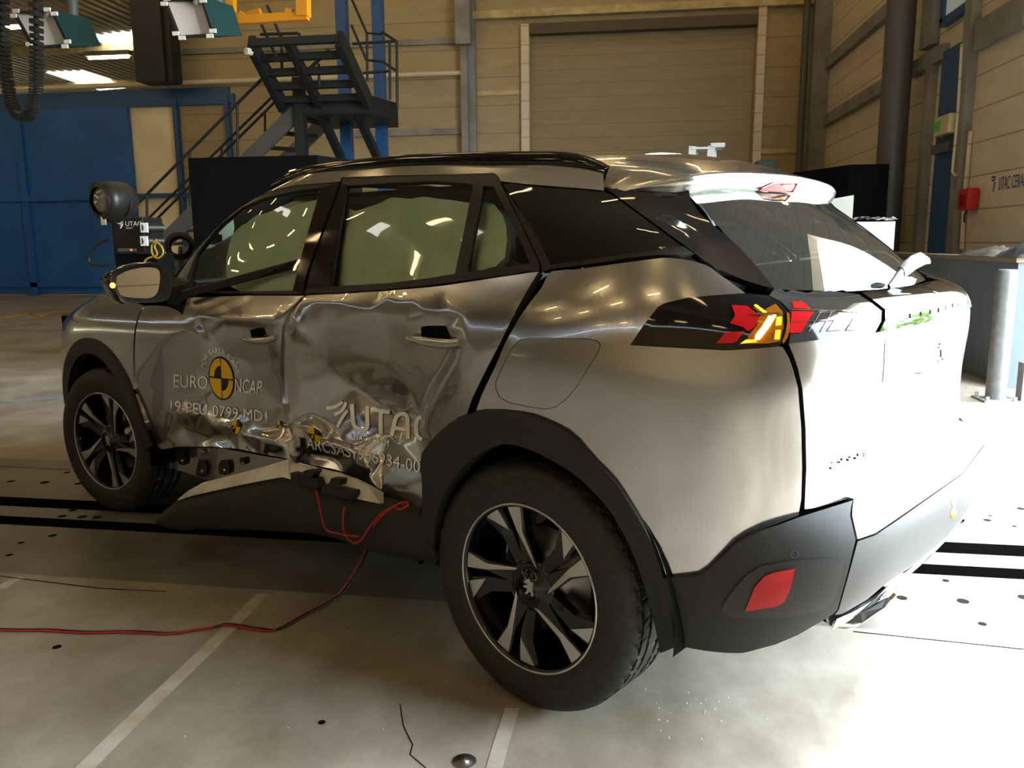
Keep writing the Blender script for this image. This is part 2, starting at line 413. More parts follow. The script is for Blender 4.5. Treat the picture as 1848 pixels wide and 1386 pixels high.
def finish_panel(name, P, F, N, mat_, parent, thick, mirror=None, edge_sharp=True):
    bm = bmesh.new(); vs = [bm.verts.new(p) for p in P]
    for f in F:
        try: bm.faces.new([vs[i] for i in f])
        except ValueError: pass
    bm.verts.ensure_lookup_table()
    for f in bm.faces: f.smooth = True
    for v in [v for v in bm.verts if not v.link_faces]: bm.verts.remove(v)
    # orient outward: along N on average
    s = 0
    idx = {v: i for i, v in enumerate(vs) if v.is_valid}
    for f in bm.faces:
        f.normal_update(); n = Vector(N[idx[f.verts[0]]]); s += f.normal.dot(n)*f.calc_area()
    if s < 0: bmesh.ops.reverse_faces(bm, faces=bm.faces)
    if mirror == 'join':
        for v in bm.verts:
            if abs(v.co.y) < 4e-3: v.co.y = 0
    if thick:
        be = [e for e in bm.edges if e.is_boundary and not (mirror == 'join' and all(abs(v.co.y) < 1e-6 for v in e.verts))]
        r = bmesh.ops.extrude_edge_only(bm, edges=be); nv = [g for g in r['geom'] if isinstance(g, bmesh.types.BMVert)]
        base = {}
        for e in be:
            for v in e.verts: base[tuple(v.co)] = N[idx[v]] if v in idx else (0, 0, 0)
        for v in nv: v.co -= Vector(base.get(tuple(v.co), (0, 0, 0)))*thick
        for e in be: e.smooth = False
    if mirror == 'join':
        g = bmesh.ops.duplicate(bm, geom=bm.verts[:]+bm.edges[:]+bm.faces[:])['geom']
        for v in [x for x in g if isinstance(x, bmesh.types.BMVert)]: v.co.y = -v.co.y
        bmesh.ops.reverse_faces(bm, faces=[x for x in g if isinstance(x, bmesh.types.BMFace)])
        bmesh.ops.remove_doubles(bm, verts=bm.verts, dist=1e-4)
    elif mirror == 'flip':
        for v in bm.verts: v.co.y = -v.co.y
        bmesh.ops.reverse_faces(bm, faces=bm.faces)
    me = bpy.data.meshes.new(name); bm.to_mesh(me); bm.free()
    return link(name, me, mat_, parent)
def panel(name, S, loops, mat_, parent, thick=.018, res=.022, off=0.0, toward=0.0, dent=None, mirror=None, step=9, puff=None):
    """loops: outlines of (px, py) picture points or (x, y, z) car points.  off: along the normal; toward: along the sight line;
    dent(pixels) -> depth pushed inward along the sight line"""
    if not isinstance(loops[0][0], (tuple, list)): loops = [loops]
    UV = [np.array([hit_uv(S, it) for it in dense(lp, step)]) for lp in loops]
    P2, F = fill_2d(UV, res)
    P = S.pts(P2[:, 0], P2[:, 1]); N = S.normals(P2[:, 0], P2[:, 1])
    A = P-np.array([-1.0, 0, .7]); sg = np.sign((A*N*np.array([.2, 1, 1])).sum())
    N = N*sg
    P = P+N*off
    D = P-CAM_C; D = D/np.linalg.norm(D, axis=1, keepdims=True)
    if toward: P = P-D*toward
    if dent is not None: P = P+D*dent(project_c(P))[:, None]
    if puff is not None: P = P+N*puff(P)[:, None]
    return finish_panel(name, P, F, N, mat_, parent, thick, mirror)
class Dent:
    """depth map over the picture from scattered (px, py, depth) points, flat facets with softened creases"""
    def __init__(s, pts, blur=2, cell=3, gain=1.0):
        pts = np.array(pts, float); pts[:, 2] *= gain; x0, y0 = pts[:, :2].min(0)-12; x1, y1 = pts[:, :2].max(0)+12
        s.x0, s.y0, s.c = x0, y0, cell
        gx = np.arange(x0, x1+cell, cell); gy = np.arange(y0, y1+cell, cell); s.nx, s.ny = len(gx), len(gy)
        vo, eo, fo, ov, *_ = delaunay_2d_cdt([Vector(p[:2]) for p in pts], [], [], 0, 1e-6)
        z = np.array([pts[o[0], 2] for o in ov]); xy = np.array([tuple(v) for v in vo])
        X, Y = np.meshgrid(gx, gy, indexing='ij'); Z = np.full(X.shape, np.nan)
        for f in fo:
            a, b, c = xy[list(f)]; d = (b[1]-c[1])*(a[0]-c[0])+(c[0]-b[0])*(a[1]-c[1])
            if abs(d) < 1e-9: continue
            w0 = ((b[1]-c[1])*(X-c[0])+(c[0]-b[0])*(Y-c[1]))/d; w1 = ((c[1]-a[1])*(X-c[0])+(a[0]-c[0])*(Y-c[1]))/d; w2 = 1-w0-w1
            m = (w0 > -1e-6) & (w1 > -1e-6) & (w2 > -1e-6); Z[m] = (w0*z[f[0]]+w1*z[f[1]]+w2*z[f[2]])[m]
        bad = np.argwhere(np.isnan(Z))
        for i, j in bad:
            k = np.argmin((xy[:, 0]-gx[i])**2+(xy[:, 1]-gy[j])**2); Z[i, j] = z[k]
        for _ in range(blur):
            Q = np.pad(Z, 1, mode='edge'); Z = (Q[:-2, 1:-1]+Q[2:, 1:-1]+Q[1:-1, :-2]+Q[1:-1, 2:]+2*Z)/6
        s.Z = Z
    def __call__(s, q):
        fx = np.clip((q[:, 0]-s.x0)/s.c, 0, s.nx-1.001); fy = np.clip((q[:, 1]-s.y0)/s.c, 0, s.ny-1.001)
        i, j = fx.astype(int), fy.astype(int); a, b = fx-i, fy-j; Z = s.Z
        return Z[i, j]*(1-a)*(1-b)+Z[i+1, j]*a*(1-b)+Z[i, j+1]*(1-a)*b+Z[i+1, j+1]*a*b
def obj_tree(o):
    me = o.data; return BVHTree.FromPolygons([v.co.copy() for v in me.vertices], [tuple(p.vertices) for p in me.polygons])
def cast(tree, q, lift=0.0, fallback=None):
    """picture point onto an object of the car, lifted towards the camera"""
    for jx, jy in ((0, 0), (.35, .2), (-.35, .25), (.2, -.4), (-.8, -.6), (.9, .7), (-1.5, 1.5), (1.5, -1.5), (0, 3), (0, -3), (3, 0), (-3, 0)):
        d = Vector(ray_c(q[0]+jx, q[1]+jy)); loc, n, i, dist = tree.ray_cast(ORG, d)
        if loc is not None: d = Vector(ray_c(*q)); return ORG+d*((loc-ORG).length-lift)
    return None
def decal(name, tree, V, F, mat_, parent, lift=.0035, y_back=-.8):
    """flat picture-space shape laid on an object's surface"""
    V = np.asarray(V, float); T = []
    for q in V:
        p = cast(tree, q, lift)
        if p is None: p = Vector(car_y(q[0], q[1], y_back))
        T.append((p-ORG).length)
    T = np.array(T); D2 = ((V[:, None]-V[None])**2).sum(2); k = min(9, len(V))
    med = np.median(T[np.argsort(D2, axis=1)[:, :k]], axis=1); T = np.where(np.abs(T-med) > .035, med, T)
    vs = [tuple(CAM_C+ray_c(*q)*t) for q, t in zip(V, T)]
    me = bpy.data.meshes.new(name); me.from_pydata(vs, [], F); bm = bmesh.new(); bm.from_mesh(me)
    bmesh.ops.recalc_face_normals(bm, faces=bm.faces)
    s = sum(f.normal.dot(Vector(CAM_C)-f.calc_center_median())*f.calc_area() for f in bm.faces)
    if s < 0: bmesh.ops.reverse_faces(bm, faces=bm.faces)
    for f in bm.faces: f.smooth = True
    bm.to_mesh(me); bm.free()
    return link(name, me, mat_, parent)
def refine(V, F, res):
    """re-triangulate a flat lettering shape finely enough to follow a dented surface"""
    # outline edges belong to one face only
    cnt = {}
    for f in F:
        for i in range(len(f)):
            e = tuple(sorted((f[i], f[(i+1) % len(f)]))); cnt[e] = cnt.get(e, 0)+1
    edges = [e for e, c in cnt.items() if c == 1]
    nxt = {}
    for f in F:
        for i in range(len(f)):
            a, b = f[i], f[(i+1) % len(f)]
            if cnt[tuple(sorted((a, b)))] == 1: nxt[a] = b
    loops = []; seen = set()
    for a in list(nxt):
        if a in seen: continue
        lp = []; k = a
        while k in nxt and k not in seen: seen.add(k); lp.append(tuple(V[k])); k = nxt[k]
        if len(lp) > 2:
            d = []
            for i in range(len(lp)):
                p, q = np.array(lp[i]), np.array(lp[(i+1) % len(lp)]); m = max(1, int(np.linalg.norm(q-p)/res))
                d += [tuple(p+(q-p)*k2/m) for k2 in range(m)]
            loops.append(d)
    return fill_2d([np.array(l) for l in loops], res)
def homog(src, dst):
    A = []; B = []
    for (x, y), (u, v) in zip(src, dst):
        A += [[x, y, 1, 0, 0, 0, -u*x, -u*y], [0, 0, 0, x, y, 1, -v*x, -v*y]]; B += [u, v]
    h = np.linalg.solve(np.array(A, float), np.array(B, float)); return np.append(h, 1).reshape(3, 3)
def warp(Hm, V):
    q = np.c_[V, np.ones(len(V))]@Hm.T; return q[:, :2]/q[:, 2:]
def word_on(name, tree, txt, quad, mat_, parent, lift=.0035, res=6, **kw):
    """quad: picture corners (bottom-left, bottom-right, top-right, top-left) of the capitals' box"""
    V, F = text_2d(txt, **kw); lo, hi = V.min(0), V.max(0)
    lo[1] = 0.0; hi[1] = .729*1.0 if hi[1] < .8 else hi[1]
    lo[1], hi[1] = V[:, 1].min(), V[:, 1].max()
    Hm = homog([(lo[0], lo[1]), (hi[0], lo[1]), (hi[0], hi[1]), (lo[0], hi[1])], quad)
    V, F = refine(warp(Hm, V), F, res)
    return decal(name, tree, V, F, mat_, parent, lift)

# ------------------------------------------------------------------ materials of the car
PAINT = mat('silver_paint', (.52, .525, .535), .19, .93, coat=1.0, coat_r=.012)
PAINT.node_tree.nodes['Principled BSDF'].inputs['Coat IOR'].default_value = 1.7
GLOSSB = mat('gloss_black', (.006, .006, .007), .06, 0, spec=.6)
TRIMB = mat('satin_black_trim', (.011, .0105, .010), .45, spec=.35)
CLAD = noise_mix(mat('black_grained_plastic', (.02, .02, .02), .6, spec=.35), (.017, .0165, .0165), (.023, .0225, .0225), 900, 2, bump=.07)
BUMPG = noise_mix(mat('grey_grained_plastic', (.06, .06, .062), .5), (.045, .045, .046), (.056, .056, .058), 900, 2, bump=.05)
BUMPS = noise_mix(mat('daylit_bumper_skin', (.3, .3, .3), .45), (.28, .28, .28), (.34, .34, .34), 400, 2, bump=.05)  # shelf coloured paler than the plastic below to carry its daylight
VOID = mat('black_void', (.004, .004, .004), .9, spec=.05)
RUBBER = noise_mix(mat('tyre_rubber', (.012, .0115, .011), .62), (.010, .0095, .009), (.019, .018, .017), 40, 4)
ALLOY = mat('machined_alloy', (.62, .60, .56), .28, 1.0)
CHROME = mat('chrome', (.82, .82, .82), .06, 1.0)
MIRRORM = mat('mirror_silver', (.9, .9, .9), .01, 1.0)
RED = mat('red_lens', (.42, .008, .012), .12, spec=.35)
PINK = mat('pale_red_lens', (.62, .20, .20), .12, spec=.35)
AMBER = mat('amber_lit', (.9, .45, .02), .2, emit=(1, .42, .02), emit_s=2.6)
AMBERHOT = mat('amber_hot', (1, .8, .2), .2, emit=(1, .62, .10), emit_s=9)
AMBERD = mat('amber_lens', (.20, .065, .005), .12, spec=.35, emit=(1, .35, .02), emit_s=.06)
SMOKE = mat('smoked_lens', (.030, .030, .031), .05, spec=.35)
SMOKE2 = mat('clear_grey_lens', (.15, .15, .15), .07, spec=.35)
ORANGELENS = mat('orange_red_lens', (.75, .13, .06), .08, coat=1)
GL_FRONT = glass('door_glass', (.90, .98, .90), 1.0)
GL_REAR = glass('tailgate_glass', (.45, .50, .47), 1.25, ior=1.55, haze=.028)  # diffuse haze stands in for a grey reflection on the rear screen
GL_DARK = mat('privacy_glass', (.005, .005, .005), .015, spec=.55)
BAG = noise_mix(mat('airbag_fabric', (.7, .75, .55), .85), (.64, .80, .62), (.82, .95, .80), 5, 6, bump=.25)
CABIN = mat('cabin_dark', (.02, .02, .021), .8)
WHITEV = mat('white_vinyl', (.92, .92, .90), .4)
YELLOWV = mat('yellow_vinyl', (.80, .50, .012), .4)
BLACKV = mat('black_vinyl', (.006, .006, .006), .4)
SILLG = noise_mix(mat('scuffed_grey_plastic', (.5, .5, .47), .5), (.56, .56, .53), (.78, .78, .74), 12, 6)
REDCABLE = mat('red_cable_sheath', (.42, .012, .015), .45)

car = empty('car', (0, 0, 0), CAR_ROT, 'silver grey hatchback car with its left side crushed, on the hall floor', 'car')

# ------------------------------------------------------------------ dents of the two left doors
D_FRONT = Dent([
    (235, 540, 0), (259, 551, 0), (249, 570, 0), (241, 620, .004), (240, 680, .010), (243, 722, .016), (258, 768, .022), (262, 830, .03),
    (276, 550, 0), (302, 552, 0), (330, 567, 0), (337, 537, 0), (450, 533, 0), (546, 531, 0), (400, 552, 0), (500, 552, 0),
    (356, 572, -.004), (400, 575, -.010), (430, 577, -.010), (495, 580, -.004), (507, 573, .003),
    (362, 582, .020), (405, 586, .026), (432, 588, .028), (493, 592, .022),
    (535, 548, 0), (519, 566, .004), (509, 587, .02), (507, 644, .055), (507, 685, .075), (511, 732, .085), (519, 768, .078), (530, 790, .07), (534, 840, .06),
    (380, 606, .034), (440, 610, .042), (480, 606, .038), (402, 640, .060), (450, 655, .078), (490, 650, .074),
    (345, 588, .004), (370, 622, .026), (392, 658, .052), (404, 690, .066),
    (290, 620, .006), (300, 680, .022), (330, 720, .036), (350, 670, .034), (440, 700, .088), (475, 700, .09), (300, 740, .026),
    (318, 752, .030), (345, 735, .026), (366, 712, .046), (372, 722, .040), (362, 742, .010), (392, 752, .058), (440, 742, .088),
    (340, 748, .014), (385, 767, .030), (403, 765, .036), (412, 754, .074), (460, 760, .082),
    (330, 770, .072), (352, 778, .078), (380, 790, .086), (300, 790, .050), (350, 803, .082), (410, 790, .090),
    (424, 770, .056), (430, 784, .060), (470, 778, .054), (470, 792, .022), (500, 800, .016), (516, 812, .040), (455, 806, .078), (490, 818, .060),
    (280, 815, .045), (323, 808, .048), (381, 811, .054), (430, 818, .052), (472, 827, .044), (523, 838, .036), (400, 850, .05), (300, 850, .04), (500, 850, .036)], blur=1, gain=1.6)
D_REAR = Dent([
    (545, 528, 0), (618, 526, 0), (700, 520, 0), (800, 510, 0), (900, 494, 0), (980, 484, 0), (936, 551, 0), (903, 618, .004), (880, 665, .010), (858, 705, .014), (846, 738, .020), (850, 760, .02),
    (540, 545, .002), (525, 564, .010), (512, 587, .030), (509, 644, .062), (509, 685, .080), (512, 732, .088), (520, 768, .082), (533, 795, .07), (536, 845, .06),
    (560, 545, .002), (620, 548, .004), (700, 536, 0), (800, 530, 0), (860, 560, 0),
    (530, 576, .006), (545, 583, .020), (562, 587, .030), (592, 588, .036), (610, 581, .028), (640, 571, .018), (662, 562, .010), (720, 546, .002), (750, 543, 0),
    (690, 567, .016), (712, 572, .016), (728, 582, .020), (735, 592, .024), (765, 560, .002), (760, 585, .014),
    (700, 655, .078), (750, 640, .056), (640, 640, .074), (752, 606, .030), (700, 606, .046),
    (538, 590, .014), (552, 606, .038), (570, 630, .062), (588, 654, .090), (605, 674, .112), (640, 698, .138), (690, 735, .156), (735, 758, .148),
    (532, 620, .052), (530, 650, .066), (545, 690, .088), (580, 720, .110), (535, 735, .09),
    (740, 702, .098),
    (842, 575, 0), (838, 600, .003), (836, 620, .006), (826, 645, .016), (813, 668, .028), (793, 702, .046), (778, 735, .060), (768, 770, .072),
    (822, 612, .020), (808, 640, .044), (792, 668, .062), (772, 705, .080), (757, 745, .094), (752, 785, .098),
    (862, 640, .004), (835, 690, .020), (820, 720, .030), (800, 760, .048), (785, 800, .062), (800, 590, .018), (800, 565, .006),
    (560, 750, .104), (610, 745, .120), (650, 750, .126), (700, 780, .116), (600, 772, .112),
    (548, 782, .084), (560, 772, .064), (580, 778, .058), (588, 790, .090), (566, 800, .066), (545, 808, .088), (560, 822, .088), (610, 795, .090),
    (588, 800, .064), (618, 806, .060), (648, 816, .054), (663, 838, .048), (665, 862, .056), (640, 806, .096), (600, 826, .092), (690, 830, .100), (720, 800, .108),
    (566, 848, .044), (630, 864, .056), (690, 896, .052), (733, 930, .046), (766, 934, .040), (775, 860, .056), (560, 885, .040), (640, 935, .046)], blur=1, gain=1.8)

# outlines shared by neighbours (picture points)
GAP_FR = [(548, 534), (535, 548), (519, 566), (509.5, 587), (507, 620), (506.5, 644), (507, 685), (509, 720), (512, 742), (518, 765), (527, 785), (533, 795), (534, 834)]
shift = lambda L, dx, dy=0: [(x+dx, y+dy) for x, y in L]
FENDER_REAR = [(259, 551), (249.6, 568), (243.5, 590), (241, 613), (240, 650), (240, 690), (242, 722), (256, 768), (266, 812)]
DOOR_REAR = [(972, 490), (953, 521), (936, 551), (918, 587), (903, 618), (885, 652), (866, 690), (852, 719), (843, 746)]
QUART_FRONT = [(990, 493), (977, 520), (957, 545), (936, 575), (911, 620), (896, 657), (870, 711), (859, 741)]
ARCH_OUT_R = [(859, 741), (880, 738), (905, 738), (935, 741), (962, 746), (1000, 761), (1036, 782), (1071, 822), (1109, 860), (1135, 897), (1165, 946), (1184, 985), (1203, 1042), (1218, 1118), (1225, 1184)]
ARCH_OUT_RL = [(843, 747), (828, 753), (812, 763), (799, 774), (786, 787), (775, 799), (766, 811), (763, 822), (762, 840), (767, 854)]

def two_sided(name, S, loops, m, **kw):
    """the left panel and its mirror image on the right side"""
    a = panel(name, S, loops, m, car, **kw)
    kw2 = {k: v for k, v in kw.items() if k not in ('dent',)}
    b = panel(name, S, loops, m, car, mirror='flip', **kw2)
    return a, b

# ------------------------------------------------------------------ body panels
ARC = lambda r, a0, a1, n, cx=-2.605, y=-.87: [(cx+r*math.cos(math.radians(t)), y, .345+r*math.sin(math.radians(t))) for t in np.linspace(a0, a1, n)]
FENDER = [(259, 551), (247, 548), (-2.36, -.768, 1.043), (-2.6, -.750, 1.030), (-2.85, -.735, 1.012), (-3.0, -.71, .988), (-3.09, -.68, .975), (-3.12, -.80, .80), (-3.125, -.82, .6), (-3.125, -.82, .40)] + ARC(.490, 172, 14, 26) + [(256, 772), (242, 722), (240, 690), (240, 650), (241, 613), (243.5, 590), (249.6, 568)]
fl, fr = two_sided('front_fender', S_LOW, FENDER, PAINT)
FDOOR = [(261, 552), (276, 551), (302, 553), (320, 560), (330, 568), (336, 545), (338, 537), (450, 533.5)] + GAP_FR[:-1] + [(534, 836), (520, 828), (472, 819), (430, 810), (381, 806), (323, 806), (300, 810), (270, 813), (260, 768), (245.5, 722), (243, 690), (243, 650), (244, 613), (246.5, 590), (252.6, 568)]
front_door, fdr = two_sided('front_door', S_LOW, FDOOR, PAINT, dent=D_FRONT, res=.011, thick=.02)
RDOOR = shift(GAP_FR, 4.5)[::-1] + [(552, 533), (618.7, 530), (700, 525), (800, 516), (880, 503.5), (930, 496)] + DOOR_REAR + ARCH_OUT_RL + [(767, 880), (764, 927), (733, 921), (710, 903), (690, 888), (660, 868), (630, 855), (600, 846), (566, 840), (545, 834)]
rear_door, rdr = two_sided('rear_door', S_LOW, RDOOR, PAINT, dent=D_REAR, res=.011, thick=.02)
QUARTER = QUART_FRONT + ARCH_OUT_R[:-2] + [(1257.7, 1039), (1274, 1031), (1300, 1006), (1324.6, 982), (1350, 967), (1382, 953), (1441, 930), (1446, 900), (1447.5, 845), (1446, 772), (1440, 700), (1431.7, 668), (1424, 646), (1413, 627),
           (1406, 625), (1362, 629), (1310, 632.5), (1276, 630.5), (1189, 626), (1137, 623), (1161.5, 586.6), (1187.5, 553.7), (1199.7, 546.8), (1241, 537), (1298, 532), (1345, 529), (1300, 496), (1252, 460), (1190, 466), (1105, 477)]
FLAP = [(938, 613), (960, 609.5), (1000, 609.5), (1060, 611), (1078, 614.5), (1084, 622), (1080, 636), (1062, 664), (1042, 697), (1024, 719), (1003, 735), (985, 739), (950, 734), (918, 727), (901, 717), (894, 702), (894, 690), (905, 664), (922, 630)]
quarter, qr = two_sided('quarter_panel', S_LOW, [QUARTER, shift(FLAP, 0)], PAINT, res=.018)
cen = np.mean(FLAP, 0); flap_in = [tuple(cen+(np.array(p)-cen)*.984) for p in FLAP]
fuel_flap = panel('fuel_flap', S_LOW, flap_in, PAINT, car, thick=.02, res=.014)
# tailgate: one panel across the car
LID = [(1423, 620), (1432, 641), (1440, 664), (1448, 700), (1454, 772), (1455.5, 844), (1452, 919), (1470, 917), (1541, 897), (1614, 863), (.763, 0, .668), (.752, 0, 1.046), (1640, 590), (1596, 596.5), (1579, 601), (1553, 603), (1491, 612)]
tailgate = panel('tailgate', S_LOW, LID, PAINT, car, mirror='join', thick=.02, res=.02)
# roof, cant rails and hood
two_sided('side_frame', S_GLA, [(322, 497), (352, 452), (388, 411), (442, 363), (491, 328), (-1.41, -.560, 1.503), (-1.10, -.568, 1.514), (-.79, -.572, 1.508), (-.53, -.572, 1.496), (-.29, -.570, 1.481), (-.08, -.566, 1.464), (.022, -.560, 1.450),
          (1090, 343.5), (1040, 339), (998, 336), (950, 332), (904, 327), (898, 317), (890, 312.5), (800, 315), (700, 317), (616, 320), (614, 328), (535, 334), (486, 345), (440, 367), (406, 393), (354, 457), (338, 500), (334, 540), (310, 536)], PAINT, res=.02)
def rcol(x, zc, ze, y=.565): return [(x, -y, ze), (x, -y*.72, ze+(zc-ze)*.62), (x, -y*.36, ze+(zc-ze)*.92), (x, 0, zc)]
ROOF = [rcol(-1.56, 1.512, 1.500, .46), rcol(-1.35, 1.538, 1.507), rcol(-1.1, 1.551, 1.514), rcol(-.79, 1.555, 1.508), rcol(-.53, 1.550, 1.497), rcol(-.29, 1.541, 1.481), rcol(-.08, 1.530, 1.464), rcol(.03, 1.523, 1.450)]
def grid_panel(name, S, nu, nv, m, mirror=None, thick=.015, ur=None, vr=None, parent=None, off=0):
    u, v, G = S.grid(nu, nv, ur, vr); UU, VV = np.meshgrid(u, v, indexing='ij'); N = S.normals(UU.ravel(), VV.ravel()); P = G.reshape(-1, 3)
    A = P-np.array([-1.0, 0, .7]); N = N*np.sign((A*N*np.array([.2, 1, 1])).sum())
    F = [(i*nv+j, (i+1)*nv+j, (i+1)*nv+j+1, i*nv+j+1) for i in range(nu-1) for j in range(nv-1)]
    return finish_panel(name, P+N*off, F, N, m, parent or car, thick, mirror)
grid_panel('roof', Surf(ROOF), 60, 20, PAINT, 'join')
HOOD = [[(x, -y, z), (x, -y*.93, z+.018), (x, -y*.84, z+.036), (x, -y*.5, z+.050), (x, 0, z+.056)] for x, y, z in
        [(-3.22, .50, .963), (-3.13, .65, .972), (-3.0, .712, .986), (-2.85, .735, 1.012), (-2.6, .750, 1.030), (-2.35, .768, 1.042), (-2.18, .776, 1.052)]]
grid_panel('hood', Surf(HOOD), 40, 16, PAINT, 'join')
grid_panel('front_bumper', S_LOW, 40, 30, PAINT, 'join', ur=(S_LOW.u0, S_LOW.tu[5]-.02), vr=(0, S_LOW.v1))
# spoiler
SPC = [(-.605, .085, 1.392, .10, 1.378, .0, 1.40), ]
sp = []
for y, xj, zj, xt, zt, zb in [(-.602, .050, 1.400, .100, 1.392, 1.384), (-.57, .045, 1.447, .175, 1.411, 1.396), (-.53, .040, 1.468, .248, 1.424, 1.402), (-.45, .035, 1.489, .286, 1.434, 1.404), (-.32, .030, 1.507, .310, 1.442, 1.408), (-.16, .028, 1.519, .326, 1.446, 1.410), (0, .028, 1.524, .332, 1.448, 1.411)]:
    xw = .262 if abs(y) > .4 else .30; xw = xw if abs(y) < .5 else xt-.02; kk = 1.0 if abs(y) < .5 else (.85 if abs(y) < .55 else (.5 if abs(y) < .59 else .2))
    sp.append([(xj, y, zj), (xj+(xt-xj)*.5, y, zj+(zt-zj)*.42), (xt-.02, y, zt+.002), (xt, y, zt-.008), (xt-.012, y, zt-.045*kk), (xt-.026, y, zt-.064*kk)])
S_SPO = Surf(sp, False, True)
spoiler = grid_panel('roof_spoiler', S_SPO, 50, 44, PAINT, 'join', thick=0)
# bumper: side corners and a centre section
BC = [(1188, 1046), (1204, 1043), (1258, 1041), (1276, 1031), (1302, 1007), (1326, 984), (1352, 969), (1384, 955), (1443, 933), (1539, 903), (1536, 915), (1534, 930), (1544, 975), (1528, 1040), (1511, 1100), (1504, 1108), (1478, 1124), (1440, 1146), (1400, 1163), (1340, 1179), (1290, 1188), (1250, 1187), (1205, 1186), (1197, 1118)]
bumper_corner, bcr = two_sided('bumper_corner', S_BUM, BC, CLAD, res=.016)
BM_UP = [(1541, 900), (.60, -.553, .672), (.645, -.33, .676), (.67, 0, .682), (.836, 0, .622), (1620, 935), (1580, 962), (1548, 973), (1538, 930), (1539, 915)]
panel('bumper_shelf', S_BUM, BM_UP, BUMPS, car, mirror='join', thick=.01)
BM_LO = [(1548, 977), (1580, 966), (1620, 939), (.8365, 0, .620), (.79, 0, .395), (1600, 1052), (1565, 1082), (1520, 1108), (1507, 1110), (1514, 1100), (1531, 1040)]
panel('bumper_centre', S_BUM, BM_LO, BUMPG, car, mirror='join', thick=.02)

# ------------------------------------------------------------------ wheel-arch cladding (flares stand proud of the body)
def flare(name, outer, inner, out=.011):
    res = []
    for sgn in (1, -1):
        n = 40
        def samp(L):
            L = np.array(smooth_line(L, 8)); d = np.concatenate([[0], np.cumsum(np.linalg.norm(np.diff(L, axis=0), axis=1))]); t = np.linspace(0, d[-1], n)
            return np.stack([np.interp(t, d, L[:, c]) for c in range(L.shape[1])], 1)
        O, I = samp(outer), samp(inner); vs = []
        for o, i in zip(O, I):
            a = np.array(S_LOW.pts(*[np.array([c]) for c in hit_uv(S_LOW, tuple(o))])[0]); b = car_y(i[0], i[1], a[1]-out*.9) if len(i) == 2 else np.array([i[0], a[1]-out*.9, i[2]])
            m = a+(b-a)*.03; m = m-np.array([0, out, 0]); m2 = a+(b-a)*.9; m2[1] = b[1]-.001
            q = b+np.array([0, .05, 0]); r = a+np.array([0, .004, 0])
            for p in (r, a, m, m2, b, q): vs.append((p[0], p[1]*sgn, p[2]))
        k = 6; fs = [(i*k+j, (i+1)*k+j, (i+1)*k+j+1, i*k+j+1) for i in range(n-1) for j in range(k-1)]
        mb = MB(); mb.add(vs, fs, 0, True); o = mb.build(name, CLAD, car)
        bm = bmesh.new(); bm.from_mesh(o.data)
        if sum(f.normal.y*f.calc_area() for f in bm.faces)*sgn > 0: bmesh.ops.reverse_faces(bm, faces=bm.faces)
        bm.to_mesh(o.data); bm.free()
        es = o.modifiers.new('crisp', 'EDGE_SPLIT'); es.split_angle = math.radians(32)
        res.append(o)
    return res
flare('rear_arch_cladding', [(770, 1012), (766, 950), (766, 890), (764, 850), (762, 838), (763, 822), (767, 810), (786, 787), (812, 763), (843, 748), (875, 739), (905, 738), (935, 741), (962, 746), (1000, 761), (1036, 782), (1071, 822), (1109, 860), (1135, 897), (1165, 946), (1184, 985), (1203, 1042), (1218, 1118), (1225, 1184)],
      [(787, 1020), (783, 990), (786, 945), (795, 908), (806, 882), (820, 862), (838, 840), (856, 824), (878, 811), (899, 802.5), (920, 802), (940, 806), (985, 825), (1045, 863), (1098, 919), (1120, 955), (1135, 983), (1150, 1020), (1158, 1043), (1176, 1106), (1186, 1150), (1191, 1179)])
flare('front_arch_cladding', ARC(.492, 186, 6, 30), ARC(.418, 188, 2, 30), .009)

# ------------------------------------------------------------------ glasshouse
FD_OUT = [(336, 536), (339, 500), (354, 458), (406, 395), (440, 369), (486, 346.5), (535, 335.5), (600, 331), (613, 330), (600, 365), (561, 475), (551, 505), (548, 531), (440, 533)]
FD_GL = [(342, 525), (345, 500), (357, 457), (398, 405), (437, 374), (481, 356), (536, 344), (580, 338.5), (572, 365), (543, 468), (529, 524), (440, 526)]
RD_OUT = [(553, 531), (555, 508), (565, 476), (605, 366), (617, 331), (616, 322), (700, 318.5), (800, 316.5), (890, 314), (898, 320), (935, 396), (973, 475), (973, 489), (930, 495), (880, 502), (800, 515), (700, 524), (618, 529)]
RD_GL = [(596, 517), (604, 470), (626, 335), (700, 330), (780, 326.5), (854, 332), (838, 413), (821, 494), (780, 501), (700, 511)]
RD_QL = [(872, 335), (891, 337), (925, 405), (957, 475), (910, 482), (842, 491), (856, 413)]
two_sided('door_window_frame', S_GLA, [FD_OUT, FD_GL], TRIMB, res=.03, thick=.014)
two_sided('door_window_frame', S_GLA, [RD_OUT, RD_GL, RD_QL], TRIMB, res=.03, thick=.014)
two_sided('side_window', S_GLA, [tuple(p) for p in FD_GL], GL_FRONT, off=-.008, thick=0, res=.05)
two_sided('side_window', S_GLA, RD_GL, GL_FRONT, off=-.008, thick=0, res=.05)
two_sided('side_window', S_GLA, RD_QL, GL_FRONT, off=-.008, thick=0, res=.05)
two_sided('door_pillar_trim', S_GLA, [(581, 338.5), (612, 331), (600, 366), (561, 474), (551, 505), (548, 530), (529, 525), (543, 468), (572, 365)], GLOSSB, off=.002, thick=0, res=.05)
two_sided('door_pillar_trim', S_GLA, [(616, 334), (627, 334), (604, 470), (596, 518), (553, 519), (565, 476), (605, 366)], GLOSSB, off=.002, thick=0, res=.05)
two_sided('quarter_window', S_GLA, [(907, 331), (950, 335), (998, 339.5), (1040, 342.5), (1090, 347), (1100, 349), (1160, 392), (1231, 444.5), (1100, 461.5), (995, 477), (972, 430)], GL_DARK, thick=.012, res=.03)
